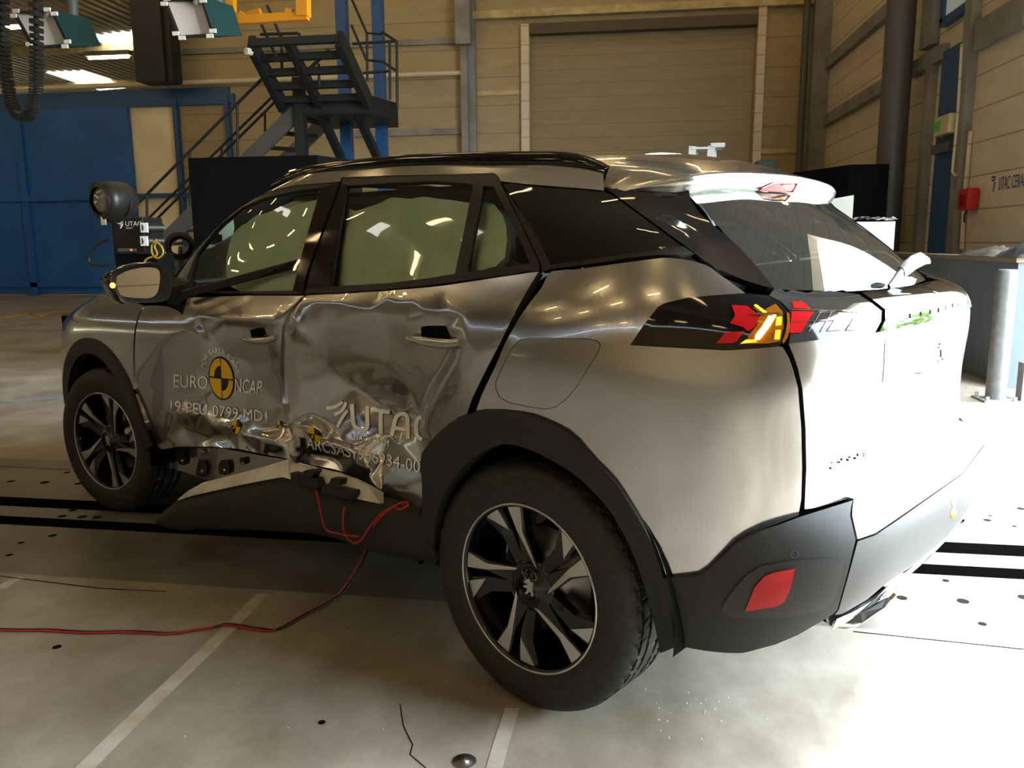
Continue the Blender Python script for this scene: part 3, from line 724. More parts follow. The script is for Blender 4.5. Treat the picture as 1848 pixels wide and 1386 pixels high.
two_sided('belt_moulding', S_GLA, [(996, 478.5), (1100, 463), (1232, 446), (1254, 459), (1190, 465), (1105, 476), (993, 492)], TRIMB, off=.002, thick=.012, res=.03)
two_sided('pillar_cover', S_GLA, [(904, 330), (970, 430), (993, 478), (990, 495), (977, 489), (975, 475), (938, 398), (901, 322)], TRIMB, thick=.012, res=.03, off=-.004)
RIM_E = [tuple(p) for p in S_GLA.pts(np.full(9, S_GLA.u1-.002), np.linspace(S_GLA.v1*.93, .004, 9))]
two_sided('tail_pillar', S_GLA, [(1094, 345), (1150, 334), (1206, 324.5)] + RIM_E + [(1380, 531), (1346, 530), (1300, 496), (1256, 461), (1234, 444), (1160, 390), (1103, 348)], GLOSSB, thick=.014, res=.03, off=.003)
# the belt moulding of the front door hangs loose across its window
mb = MB(); P0, P1 = car_y(332, 531, -.84), car_y(560, 470, -.74)
mb.bar(P0, P1, .016, .030, up=(0, -.3, 1)); mb.build('loose_belt_moulding', TRIMB, car, bevel=.004)
RWIN = [(-2, 0, 0), (1398, 521.5), (1469, 523), (1538, 527.5), (.66, 0, 1.127), (.290, 0, 1.417)]
RWIN[0] = tuple(S_SCR.net[0][3])
RWIN[1:1] = [tuple(S_SCR.net[0][2]), tuple(S_SCR.net[0][1])]
rear_window = panel('rear_window', S_SCR, RWIN, GL_REAR, car, mirror='join', thick=0, res=.035, off=-.002)
windscreen = panel('windscreen', S_GLA, [(-2.61, 0, .985), (-2.56, -.34, .99), (-2.42, -.60, 1.01), (-2.24, -.72, 1.05), (-1.86, -.64, 1.32), (-1.56, -.565, 1.46), (-1.60, -.45, 1.47), (-1.65, -.25, 1.475), (-1.67, 0, 1.48)], GL_FRONT, car, mirror='join', thick=0, res=.05)

# ------------------------------------------------------------------ tail lamps and garnish
def lens(name, px, m, parent, toward, thick=.012, res=.02): return panel(name, S_LOW, px, m, parent, toward=toward, thick=thick, res=res)
LAMP = [(1137, 623), (1161.5, 586.6), (1187.5, 553.7), (1199.7, 546.8), (1241, 537), (1298, 532), (1346, 529.5), (1362, 531), (1385, 533), (1408, 545), (1420, 560), (1424, 575), (1422, 600), (1412, 618), (1406, 624), (1362, 628), (1310, 631.5), (1276, 629.5), (1189, 625)]
tail_lamp = lens('tail_lamp', LAMP, GLOSSB, car, .004, .03)
lens('red_segment', [(1320, 550), (1349, 552), (1366, 566), (1371, 572), (1362, 590), (1350, 598), (1341, 590), (1317, 583), (1327, 569)], RED, tail_lamp, .007, .002)
lens('red_segment', [(1309, 600), (1345, 598), (1336, 606), (1330, 616), (1322, 619), (1292, 620)], RED, tail_lamp, .007, .002)
lens('amber_surround', [(1371, 570), (1384, 556), (1400, 548), (1412, 562), (1414, 590), (1408, 616), (1385, 620), (1345, 620), (1352, 604), (1365, 588)], AMBERD, tail_lamp, .007, .002)
lens('indicator_bar', [(1387, 570), (1401, 569), (1390, 588), (1372, 612), (1362, 614), (1364, 604), (1376, 588)], AMBERHOT, tail_lamp, .011, .002)
lens('indicator_segment', [(1402, 572), (1411, 571), (1410, 586), (1400, 587)], AMBER, tail_lamp, .011, .002)
lens('indicator_segment', [(1400, 596), (1409, 595), (1407, 612), (1398, 612)], AMBER, tail_lamp, .011, .002)
lens('indicator_segment', [(1361, 550), (1365, 549), (1384, 563), (1381, 566)], AMBER, tail_lamp, .011, .002)
lens('indicator_segment', [(1346, 613), (1362, 613), (1366, 617), (1336, 620)], AMBER, tail_lamp, .011, .002)
lens('indicator_edge', [(1420, 562), (1425, 566), (1426, 590), (1422, 608), (1414, 620), (1412, 616), (1418, 600), (1421, 580)], AMBERD, tail_lamp, .011, .002)
lens('chrome_line', [(1357, 564.5), (1405, 564), (1415, 566), (1414, 568), (1357, 567)], CHROME, tail_lamp, .012, .001)
LAMP2 = [(1388, 533), (1396, 523), (1400, 521), (1469, 524), (1538, 529), (1551, 531.5), (1568, 543), (1591, 561), (1590, 580), (1579, 600.5), (1553, 602.5), (1491, 611.5), (1424, 619.5), (1427, 600), (1428, 575), (1424, 560), (1411, 545)]
lid_lamp = lens('tailgate_lamp', LAMP2, SMOKE, car, .005, .03)
lens('red_segment', [(1429, 544), (1448, 544), (1463, 556), (1432, 556)], RED, lid_lamp, .008, .001)
lens('red_segment', [(1429, 561.5), (1469, 562), (1458, 579), (1446, 600), (1425, 601)], RED, lid_lamp, .008, .001)
lens('pale_segment', [(1514, 564), (1543, 564), (1523, 595), (1493, 597)], PINK, lid_lamp, .008, .001)
lens('grey_segment', [(1547, 564), (1589, 563), (1588, 580), (1578, 597), (1527, 596)], SMOKE2, lid_lamp, .008, .001)
for a in (0, 1): lens('grey_bar', [(1480+a*20, 563), (1482+a*20, 563), (1461+a*22, 598), (1459+a*22, 598)], SMOKE2, lid_lamp, .008, .001)
lens('chrome_line', [(1428, 556.8), (1500, 558), (1548, 561), (1590, 561.5), (1590, 563), (1548, 563), (1490, 560.5), (1428, 559.5)], CHROME, lid_lamp, .009, .001)
lens('chrome_line', [(1427, 580), (1568, 573), (1568, 574), (1427, 581.2)], CHROME, lid_lamp, .009, .001)
GARN = [(1554, 531.5), (1571, 543), (1594, 561), (1593, 580), (1582, 600), (1600, 595.5), (1640, 589), (.757, 0, 1.048), (.690, 0, 1.120), (.672, 0, 1.126), (1640, 517), (1600, 524)]
garnish = panel('tailgate_garnish', S_LOW, GARN, GLOSSB, car, off=.006, mirror='join', thick=.03)
# right-hand lamp: the mirror image without segments
panel('tail_lamp', S_LOW, LAMP, GLOSSB, car, off=.004, mirror='flip', thick=.03)
panel('tailgate_lamp', S_LOW, LAMP2, SMOKE, car, off=.004, mirror='flip', thick=.03)

# ------------------------------------------------------------------ inner body, cabin, airbags
def inner_shell():
    mb = MB()
    for S, nu, nv in ((S_LOW, 150, 26),):
        u, v, G = S.grid(nu, nv); UU, VV = np.meshgrid(u, v, indexing='ij'); N = S.normals(UU.ravel(), VV.ravel()).reshape(G.shape)
        A = G-np.array([-1.0, 0, .7]); N = N*np.sign((A*N*np.array([.2, 1, 1])).sum())
        x = G[..., 0]; d = .045+.19*np.clip((x+2.45)/.3, 0, 1)*np.clip((-.02-x)/.25, 0, 1)
        P = G-N*d[..., None]; P[..., 1] = np.minimum(P[..., 1], 0)
        fs = []
        for i in range(nu-1):
            for j in range(nv-1):
                c = P[i, j]; skip = False
                for wx in (0, -2.605):
                    if (c[0]-wx)**2+(c[2]-.345)**2 < .43**2 and c[1] < -.4 and c[0] < .45: skip = True
                if not skip: fs.append((i*nv+j, (i+1)*nv+j, (i+1)*nv+j+1, i*nv+j+1))
        V = P.reshape(-1, 3); mb.add(V, fs, 0, True); mb.add(V*np.array([1, -1, 1]), [f[::-1] for f in fs], 0, True)
    mb.box((-3.2, -.78, .25), (-3.04, .78, .90))
    # floor pan, wheel-well liners, parcel floor
    mb.box((-3.2, -.50, .24), (.45, .50, .34)); mb.box((-2.2, -.62, .2), (-.45, .62, .36))
    for wx in (0, -2.605):
        for sg in (-1, 1):
            ring = [(wx+.44*math.cos(a), sg*.50, .345+.44*math.sin(a)) for a in np.linspace(-.12, math.pi+.12, 29)]
            ring2 = [(p[0], sg*.855, p[2]) for p in ring]; n = len(ring)
            mb.add(ring+ring2, [(i, i+1, n+i+1, n+i) for i in range(n-1)]); mb.add(ring+[(wx, sg*.5, .29)], [(i, i+1, n) for i in range(n-1)])
    mb.build('inner_body', VOID, car)
inner_shell()
cab = MB()
cab.box((-.45, -.60, .60), (.50, .60, .80)); cab.box((-1.0, -.6, .36), (-.35, .6, .55))
cab.build('cabin_floor', CABIN, car)
dash = MB(); dash.prism([(-2.15, -.66, .75), (-1.75, -.66, .78), (-1.72, -.66, .98), (-1.95, -.66, 1.04), (-2.35, -.66, 1.0)], (0, 1.32, 0)); dash.build('dashboard', CABIN, car, bevel=.03)
def seat(name, x, y, w, rear=False):
    s = MB(); s.box((x-.25, y-w/2, .50), (x+.25, y+w/2, .66))
    s.build(name, CABIN, car, bevel=.05)
    o = car.children[-1]
    b = MB(); b.prism([(x+.14, y-w/2, .60), (x+.28, y-w/2, .60), (x+.46, y-w/2, 1.12), (x+.38, y-w/2, 1.16)], (0, w, 0)); b.build('seat_backrest', CABIN, o, bevel=.04)
    for hy in ([y] if not rear else [y-.38, y, y+.38]):
        h = MB(); h.box((x+.38, hy-.13, 1.17), (x+.48, hy+.13, 1.31)); h.build('headrest', CABIN, o, bevel=.035)
seat('front_seat', -1.35, -.28, .46); seat('front_seat', -1.35, .34, .48); seat('rear_bench', -.52, 0.03, 1.14, True)
def puff(P):
    return .013*np.sin(P[:, 0]*9)*np.sin(P[:, 2]*13+1)+.007*np.sin(P[:, 0]*21+2+4*P[:, 2])*np.cos(P[:, 2]*25-P[:, 0]*6)+.003*np.sin(P[:, 0]*47+P[:, 2]*31)
BAGP = [(411, 515), (409, 494), (411, 470), (417, 452), (426, 425), (437, 408), (465, 390), (502, 378), (540, 369), (575, 362), (640, 380), (668, 372), (697, 357), (760, 358), (820, 362), (860, 364), (892, 369), (905, 385), (915, 410), (919, 437), (915, 468), (900, 485), (840, 500), (760, 520), (650, 528), (600, 530), (560, 532), (445, 532)]
panel('curtain_airbag', S_GLA, BAGP, BAG, car, toward=-.082, thick=.02, res=.02, puff=puff)
at_ = obj_tree(car.children[-1]); TP = [cast(at_, q, .006) for q in smooth_line([(713, 362), (710, 378), (714, 420), (722, 450), (731, 480), (732, 503)], 4)]
mb = MB(); mb.tube([p for p in TP if p is not None], .0028, 6); mb.build('airbag_tether', TRIMB, car.children[-1])
hl = MB(); hl.box((-1.5, -.50, 1.425), (.2, .50, 1.44)); hl.build('headlining', CABIN, car)

# ------------------------------------------------------------------ roof rails
def roof_rail(sg):
    px = [(496, 327), (512, 318), (525, 307), (560, 298), (608, 291), (670, 284), (738, 278), (810, 275), (880, 273), (950, 272), (1000, 272), (1022, 273), (1045, 276), (1061, 281), (1082, 290), (1098, 299)]
    zb = lambda x: np.interp(x, [-1.55, -1.41, -1.10, -.79, -.53, -.29, -.08, .06], [1.478, 1.500, 1.513, 1.507, 1.495, 1.479, 1.462, 1.448])
    T = [car_y(a, b, -.548) for a, b in px]; vs = []; n = len(T)
    for p in T:
        zt, z0 = p[2], zb(p[0])-.004; zt = max(zt, z0+.006); h = zt-z0
        for dy, k in ((-.020, 0), (-.021, .35), (-.016, .72), (-.007, .96), (.007, .96), (.017, .72), (.021, .35), (.020, 0)): vs.append((p[0], sg*(.548-dy)if False else sg*(-.548+dy), z0+h*k))
    fs = [(i*8+k, (i+1)*8+k, (i+1)*8+(k+1) % 8, i*8+(k+1) % 8) for i in range(n-1) for k in range(8)]
    mb = MB(); mb.add(vs, fs, 0, True); mb.add(vs[:8], [tuple(range(8))]); mb.add(vs[-8:], [tuple(range(8))]); mb.build('roof_rail', GLOSSB, car)
roof_rail(1); roof_rail(-1)

# ------------------------------------------------------------------ third brake light on the spoiler
def on_spoiler(px, lift=.003):
    t = tree_of(S_SPO); out = []
    for q in px:
        d = Vector(ray_c(*q)); l, n, i, ds = t.ray_cast(ORG, d)
        out.append(np.array(l-d*lift) if l is not None else car_y(q[0], q[1], 0))
    return out
panel('brake_light', S_SPO, [(1367, 343), (1395, 330), (1412, 328.5), (1440, 331), (1466, 335), (1459, 346), (1440, 347), (1400, 345)], RED, spoiler, toward=.006, thick=.004, res=.015)
panel('brake_light_lens', S_SPO, [(1409, 334), (1428, 333), (1460, 337), (1455, 344), (1425, 344)], ORANGELENS, spoiler, toward=.0085, thick=.002, res=.015)

# ------------------------------------------------------------------ wheels
def lion(s=1.0):
    return [(-.30, .50), (-.12, .42), (-.02, .52), (.10, .46), (.13, .32), (.28, .36), (.36, .22), (.26, .10), (.32, -.06), (.24, -.22), (.36, -.40), (.30, -.52), (.14, -.50), (.16, -.36), (.04, -.24), (-.04, -.38), (-.16, -.50), (-.30, -.46),
            (-.18, -.34), (-.12, -.14), (-.26, -.10), (-.40, -.16), (-.42, -.04), (-.24, .06), (-.10, .06), (-.12, .18), (-.30, .16), (-.42, .26), (-.30, .32), (-.20, .28)]
def make_wheel(name, x, y, steer=0.0, sg=-1, spin=0.0):
    """wheel whose outer face looks along -y (sg=-1); returns an Empty with tyre, rim, disc"""
    W = empty(name, (x, y, .345)); W.parent = car; W.rotation_euler = (0, 0, steer if sg < 0 else math.pi+steer)
    n = 252; prof = [(.225, .095), (.236, .100), (.262, .107), (.290, .108), (.312, .104), (.326, .097), (.336, .088), (.3405, .078)]
    g = [(.070, 0), (.066, 0), (.065, -1), (.056, -1), (.055, 0), (.030, 0), (.029, -1), (.019, -1), (.018, 0), (-.018, 0), (-.019, -1), (-.029, -1), (-.030, 0), (-.055, 0), (-.056, -1), (-.065, -1), (-.066, 0), (-.078, 0)]
    for yy, k in g: prof.append((.344 if k == 0 else .335, yy))
    prof += [(.336, -.088), (.326, -.097), (.312, -.104), (.262, -.107), (.225, -.095)]
    vs = []; fs = []; m = len(prof)
    for i, (r, yy) in enumerate(prof):
        for k in range(n):
            a = 2*math.pi*k/n; rr = r
            if r >= .334 and abs(yy) > .05 and (k+i) % 6 == 0: rr = r-.0045
            elif r >= .343 and (k+2*i) % 12 == 0: rr = r-.003
            vs.append((rr*math.cos(a), -yy, rr*math.sin(a)))
    for i in range(m-1):
        for k in range(n): fs.append((i*n+k, i*n+(k+1) % n, (i+1)*n+(k+1) % n, (i+1)*n+k))
    t = MB(); t.add(vs, fs, 0, True); t.sm = [not (7*n <= q < (m-7)*n) for q in range(len(fs))]; ty = t.build('tyre', RUBBER, W)
    # barrel and outer lip
    r = MB(); r.lathe([(.2335, -.096), (.228, -.099), (.222, -.092), (.218, -.06), (.205, .02), (.2, .09)], (0, 0, 0), (0, 1, 0), 90)
    r.lathe([(.20, .06), (.0, .06)], (0, 0, 0), (0, 1, 0), 60)
    # black spokes: five twin arms joined at the hub
    def pol(rr, th): a = math.radians(th+spin); return np.array([rr*math.cos(a), 0, rr*math.sin(a)])
    def plate(mbx, pts, depths, th):
        """pts (r, theta), per-point face depth; extruded inward"""
        vs = []
        for (rr, tt), dp in zip(pts, depths): p = pol(rr*.2335, tt); vs.append((p[0], -dp, p[2]))
        mbx.prism(vs, (0, th, 0))
    for s in range(5):
        b = 30+72*s
        plate(r, [(.97, b-7), (.97, b+7), (.66, b+4), (.20, b+18), (.16, b-10), (.24, b-42), (.66, b-7)], [.084, .084, .080, .070, .068, .070, .080], .028)
        plate(r, [(.97, b+14), (.97, b+33), (.66, b+27), (.22, b+42), (.16, b+10), (.66, b+11)], [.080, .080, .076, .068, .066, .076], .028)
    r.lathe([(.075, -.055), (.072, -.070), (.060, -.074), (.034, -.074), (.032, -.080), (0, -.081)], (0, 0, 0), (0, 1, 0), 40)
    for s in range(5):
        p = pol(.058, 66+72*s); r.cyl((p[0], -.074, p[2]), (p[0], -.060, p[2]), .010, 10)
    rim = r.build('alloy_rim', GLOSSB, W)
    f = MB()
    for s in range(5):
        b = 30+72*s
        plate(f, [(.985, b-6), (.985, b), (.985, b+6), (.67, b+2.5), (.275, b-23), (.255, b-36), (.66, b-4.5)], [.0895, .0895, .0895, .085, .0755, .0755, .085], .006)
        plate(f, [(.985, b+17), (.985, b+24), (.985, b+31), (.68, b+13)], [.0865, .0865, .0865, .082], .006)
    f.lathe([(.2345, -.0965), (.2335, -.1005), (.2285, -.1005), (.2275, -.0965)], (0, 0, 0), (0, 1, 0), 90)
    f.build('machined_face', ALLOY, W)
    e = MB(); e.prism([(u*.046, -.0825, v*.046) for u, v in lion()], (0, .002, 0)); e.build('hub_emblem', ALLOY, W)
    d = MB(); d.lathe([(.15, -.005), (.15, .015), (.04, .015)], (0, 0, 0), (0, 1, 0), 48); d.lathe([(.15, -.005), (.09, -.006), (.085, -.03), (0, -.03)], (0, 0, 0), (0, 1, 0), 48)
    d.build('brake_disc', mat('cast_steel', (.25, .24, .23), .35, 1.0) if 'cast_steel' not in bpy.data.materials else bpy.data.materials['cast_steel'], W)
    return W
make_wheel('rear_wheel', 0, -.775); make_wheel('rear_wheel', 0, .775, sg=1)
make_wheel('front_wheel', -2.605, -.775, steer=math.radians(11), spin=33); make_wheel('front_wheel', -2.605, .775, steer=math.radians(11), sg=1)

# ------------------------------------------------------------------ door handles
dt_f, dt_r = obj_tree(front_door), obj_tree(rear_door)
def handle(tree, door, cup, plane, bar_px, w, yb):
    V, F = fill_2d([np.array(dense(cup, 6))], 8); decal('handle_recess_shade', tree, V, F, VOID, door, .004, yb)  # flat black patch paints the shade of the handle cup
    if plane:
        V, F = fill_2d([np.array(dense(plane, 6))], 8); decal('handle_plate', tree, V, F, PAINT, door, .007, yb)
    pts = smooth_line(bar_px, 5); P = []
    n = len(pts)
    for i, q in enumerate(pts):
        t = i/(n-1); p = cast(tree, q, .012+.022*math.sin(math.pi*t)**.5)
        if p is None: p = Vector(car_y(q[0], q[1], yb))
        P.append(np.array(p))
    P = [np.array(p) for p in np.array(P)]
    # even out bumps of the panel below
    A = np.array(P); B = np.linspace(0, 1, n)[:, None]; A = A*.08+.92*(A[1]*(1-B)+A[-2]*B+np.array([0, -.016, 0])*np.sin(np.pi*B))
    d = np.array([ray_c(*q) for q in pts]); D = np.linalg.norm(A-CAM_C, axis=1, keepdims=True); A = CAM_C+d*D
    mb = MB(); rr = [w*(.35+.65*math.sin(math.pi*(.08+.84*i/(n-1)))**.6) for i in range(n)]
    mb.tube(A, rr, 12); o = mb.build('door_handle', PAINT, door)
    return o
handle(dt_r, rear_door, [(760, 590), (775, 588.5), (803, 588.5), (808, 600), (812, 610), (795, 613), (770, 614), (760, 608)], None, [(737, 611), (760, 616), (790, 620), (815, 621), (832, 618)], .017, -.85)
handle(dt_f, front_door, [(451, 596), (466, 592), (475, 592), (480, 603), (470, 608), (454, 609)], None, [(443, 612), (460, 615), (480, 614), (497, 609)], .013, -.84)

# ------------------------------------------------------------------ writing and targets on the doors
def word(tree, door, txt, quad, name='lettering', res=7, **kw): return word_on(name, tree, txt, quad, WHITEV, door, .004, res, **kw)
# picture corners: bottom-left, bottom-right, top-right, top-left
word(dt_f, front_door, 'EURO', [(314, 699), (374, 702), (375, 679), (313.5, 675.5)])
word(dt_f, front_door, 'NCAP', [(424, 707), (470.5, 712), (474.5, 687), (424, 682.5)])
word(dt_f, front_door, '19-PEU-0799-MD1', [(308, 742), (482, 762), (482, 742), (308, 722)], spacing=.98)
word(dt_r, rear_door, 'UTAC CERAM', [(634, 793), (701, 806), (702, 794), (634, 781)])
word(dt_r, rear_door, 'ARCSAS1906934-004', [(553, 809), (772, 857), (773, 834), (553, 789)])
# arched FOR SAFER CARS round the roundel
ec = np.array([399.5, 683.0])
def arc_word(txt, th0, th1, rx, ry):
    V, F = text_2d(txt, spacing=1.05); L = V[:, 0].max(); h = V[:, 1].max()
    th = np.radians(th0+(th1-th0)*V[:, 0]/L); k = 1+.20*(V[:, 1]/h)
    q = np.c_[ec[0]+rx*k*np.cos(th)+.10*(ry*k*np.sin(th))*-1, ec[1]-ry*k*np.sin(th)+.16*rx*k*np.cos(th)]
    V2, F2 = refine(q, F, 5); decal('lettering', dt_f, V2, F2, WHITEV, front_door, .004)
arc_word('FOR SAFER CARS', 166, 16, 30.5, 46)
def ellipse_pts(r0, n=40, a0=0, a1=360):
    th = np.radians(np.linspace(a0, a1, n)); return [(ec[0]-.2+r0*(21.8*math.cos(t)-2.0*math.sin(t)), ec[1]+r0*(-37.5*math.sin(t)+3.2*math.cos(t))) for t in th]
def spot(tree, door, loops, m, lift, name):
    V, F = fill_2d([np.array(dense(l, 5)) for l in loops], 6); return decal(name, tree, V, F, m, door, lift)
roundel = spot(dt_f, front_door, [ellipse_pts(1.05, 48)[:-1]], BLACKV, .004, 'roundel_target')
for a in (0, 90, 180, 270):
    lo, hi = a+2.5, a+87.5
    spot(dt_f, roundel, [ellipse_pts(.97, 14, lo, hi)+ellipse_pts(.06, 2, hi-20, lo+20)] if a in (0, 180) else [ellipse_pts(.97, 14, lo, hi)+ellipse_pts(.60, 12, hi, lo)], YELLOWV, .0055, 'roundel_quarter')
def checker(tree, door, c, ax, ay, name='crash_marker'):
    c, ax, ay = map(np.array, (c, ax, ay)); n = 12
    pts = [tuple(c+ax*math.cos(t)+ay*math.sin(t)) for t in np.linspace(0, 2*math.pi, 25)[:-1]]
    o = spot(tree, door, [pts], YELLOWV, .005, name)
    for a in (0, math.pi):
        spot(tree, o, [[tuple(c)]+[tuple(c+ax*.98*math.cos(t)+ay*.98*math.sin(t)) for t in np.linspace(a, a+math.pi/2, 7)]], BLACKV, .0065, 'marker_quarter')
checker(dt_f, front_door, (426, 769.5), (8.5, 2), (2, -13.5)); checker(dt_f, front_door, (504, 767), (3.5, 1), (1, -7.5)); checker(dt_r, rear_door, (567.5, 784), (13, 3.5), (-1, -13))
# the laboratory's big emblem and word: broad strokes
def stroke(pts, w):
    P = np.array(pts, float); d = np.gradient(P, axis=0); d /= np.linalg.norm(d, axis=1, keepdims=True); nrm = np.c_[-d[:, 1], d[:, 0]]*w/2
    return [tuple(p) for p in np.r_[P+nrm, (P-nrm)[::-1]]]
def dstroke(tree, door, pts, w, name='emblem_stroke'): spot(tree, door, [stroke(smooth_line(pts, 5), w)], WHITEV, .0045, name)
C2 = lambda x, y: (480+x/3.85, 540+y/3.85)
dstroke(dt_r, rear_door, [C2(418, 758), C2(470, 750), C2(510, 730), C2(532, 712)], 6.0)
dstroke(dt_r, rear_door, [C2(474, 803), C2(520, 780), C2(545, 745), C2(556, 715)], 6.0)
dstroke(dt_r, rear_door, [C2(496, 888), C2(520, 840), C2(545, 800), C2(566, 772)], 6.0)
dstroke(dt_r, rear_door, [C2(597, 728), C2(603, 830), C2(614, 880), C2(645, 903), C2(685, 905), C2(703, 885), C2(703, 820), C2(702, 745)], 7.2, 'letter_stroke')
dstroke(dt_r, rear_door, [C2(732, 768), C2(790, 776), C2(860, 785)], 7.2, 'letter_stroke')
dstroke(dt_r, rear_door, [C2(797, 784), C2(797, 860), C2(798, 940)], 7.2, 'letter_stroke')
dstroke(dt_r, rear_door, [C2(872, 950), C2(892, 860), C2(912, 812), C2(945, 795), C2(978, 812), C2(984, 870), C2(985, 970)], 7.2, 'letter_stroke')
dstroke(dt_r, rear_door, [C2(888, 892), C2(940, 902), C2(984, 908)], 6.5, 'letter_stroke')
dstroke(dt_r, rear_door, [C2(1082, 820), C2(1056, 830), C2(1044, 870), C2(1046, 930), C2(1060, 960), C2(1085, 975)], 7.0, 'letter_stroke')

# ------------------------------------------------------------------ mirror
GL_PX = [(210.6, 499), (226, 490), (241, 485.5), (256, 483), (270, 482.5), (281.6, 483.5), (288.5, 488), (290, 500), (288.5, 514), (286, 526), (280, 534.5), (272, 538), (264, 538.7), (245, 538), (226, 536), (218, 532), (213, 525), (209.5, 514)]
HO_PX = [(199, 507), (200, 500.6), (207, 493), (216, 487), (233, 480), (250, 475.5), (273, 473.5), (287, 475), (297, 480), (307, 490), (311, 505), (310, 522), (306, 536), (300, 543), (282, 546), (262, 546), (240, 548), (226, 548), (217, 542), (211, 530), (205, 519)]
def mir_plane(q, dx=0.0):   # plane of the mirror face, turned a little outward
    d = ray_c(*q); n = np.array([1, -.30, .03]); o = np.array([-1.72+dx, -.92, 1.1]); return CAM_C+d*(((o-CAM_C)@n)/(d@n))
mb = MB(); rim_ = [mir_plane(q) for q in HO_PX]; inn = [mir_plane(q, -.008) for q in GL_PX]
cm = np.mean(rim_, 0); n = len(rim_); rings = [rim_]
for k, (sc, dx) in enumerate(((1.03, -.03), (1.0, -.075), (.86, -.12), (.55, -.155), (.2, -.165))): rings.append([cm+(p-cm)*np.array([1, sc, sc])+np.array([dx, 0, 0]) for p in rim_])
vs = [p for r in rings for p in r]
mb.add(vs, [(i*n+k, i*n+(k+1) % n, (i+1)*n+(k+1) % n, (i+1)*n+k) for i in range(len(rings)-1) for k in range(n)], 0, True); mb.add(rings[-1], [tuple(range(n))], 0, True)
mirror = mb.build('door_mirror', GLOSSB, car)
mb = MB(); m2 = len(inn); rr_ = np.array(smooth_line(rim_+[rim_[0]], 4))
# rim plate between housing edge and glass
def ring_resample(P, k):
    P = np.array(list(P)+[P[0]]); d = np.concatenate([[0], np.cumsum(np.linalg.norm(np.diff(P, axis=0), axis=1))]); t = np.linspace(0, d[-1], k+1)[:-1]
    return np.stack([np.interp(t, d, P[:, j]) for j in range(3)], 1)
def by_angle(P, k=48):
    P = ring_resample(P, 400); a = np.arctan2(P[:, 2]-cm[2], P[:, 1]-cm[1]); out = []
    for t in np.linspace(-math.pi, math.pi, k+1)[:-1]: out.append(P[np.argmin(np.abs(np.angle(np.exp(1j*(a-t)))))])
    return out
A_, B_ = by_angle(rim_), by_angle(inn); k = len(A_)
mb.add(A_+B_+[p-np.array([.01, 0, 0]) for p in B_], [(i, (i+1) % k, k+(i+1) % k, k+i) for i in range(k)]+[(k+i, k+(i+1) % k, 2*k+(i+1) % k, 2*k+i) for i in range(k)], 0, True)
mb.build('mirror_surround', TRIMB, mirror)
mb = MB(); mb.prism([p-np.array([.004, 0, 0]) for p in inn], (-.003, 0, 0)); mb.build('mirror_glass', MIRRORM, mirror)
mb = MB(); mb.prism([car_y(298, 520, -.86), car_y(312, 500, -.80), car_y(338, 510, -.79), car_y(338, 536, -.80), car_y(320, 553, -.83), car_y(300, 548, -.86)], (0, .05, 0)); mb.build('mirror_foot', TRIMB, mirror, bevel=.008)
p = mir_plane((202, 515)); mb = MB(); mb.lathe([(.0, -.010), (.008, -.006), (.010, 0), (.008, .006), (0, .010)], p+np.array([.006, 0, 0]), (1, 0, 0), 16)
mb.build('mirror_repeater', mat('repeater_lit', (1, .6, .1), .3, emit=(1, .32, .02), emit_s=14), mirror)
# right-hand mirror: the same housing mirrored
for src in (mirror,):
    me = src.data.copy(); [setattr(v, 'co', Vector((v.co.x, -v.co.y, v.co.z))) for v in me.vertices]; me.flip_normals(); link('door_mirror', me, None, car)

# ------------------------------------------------------------------ wiper, tailgate emblem, holes and plate recess
lt = obj_tree(tailgate); gt = obj_tree(garnish)
def wsec(q, y, w, h, lift=0):
    c = car_y(q[0], q[1], y); return [c+np.array([0, sy*w*.3, sz*h])+np.array([.6, 0, .8])*lift+np.array([.8, 0, -.6])*sx*w*.5 for sx, sy, sz in ((-1, 0, -.5), (1, 0, -.5), (1, 0, .1), (.6, 0, .5), (-.6, 0, .5), (-1, 0, .1))]
def wloft(secs, name, m, parent):
    mb = MB(); vs = [p for s_ in secs for p in s_]; k = len(secs[0])
    mb.add(vs, [(i*k+j, i*k+(j+1) % k, (i+1)*k+(j+1) % k, (i+1)*k+j) for i in range(len(secs)-1) for j in range(k)], 0, True); mb.add(secs[0], [tuple(range(k))[::-1]]); mb.add(secs[-1], [tuple(range(k))])
    return mb.build(name, m, parent, bevel=.003)
wiper = wloft([wsec((1674, 468), .06, .022, .014), wsec((1664, 465), .04, .026, .024), wsec((1648, 472), -.03, .026, .026), wsec((1634, 483), -.08, .025, .026), wsec((1627, 490), -.10, .022, .020)], 'wiper_arm', mat('wiper_grey', (.16, .16, .16), .4), rear_window)
wloft([wsec((1632, 490), -.085, .020, .034, -.004), wsec((1622, 500), -.13, .018, .030, -.004), wsec((1612, 510), -.18, .014, .018, -.006), wsec((1608, 513), -.20, .010, .010, -.008)], 'wiper_blade', TRIMB, wiper)
HOLE = VOID
def hole_on(tree, q, w, h, parent, name='letter_hole', sk=0):
    decal(name, tree, np.array([(q[0]-w/2, q[1]+h/2+sk), (q[0]+w/2, q[1]+h/2-sk), (q[0]+w/2, q[1]-h/2-sk), (q[0]-w/2, q[1]-h/2+sk)]), [(0, 1, 2, 3)], HOLE, parent, .002)
for x, y in ((1642.5, 569.5), (1662, 566), (1679, 562.5), (1694, 559.5), (1708, 555), (1719, 551), (1729, 547)): hole_on(gt, (x, y), 3.0, 8, garnish)
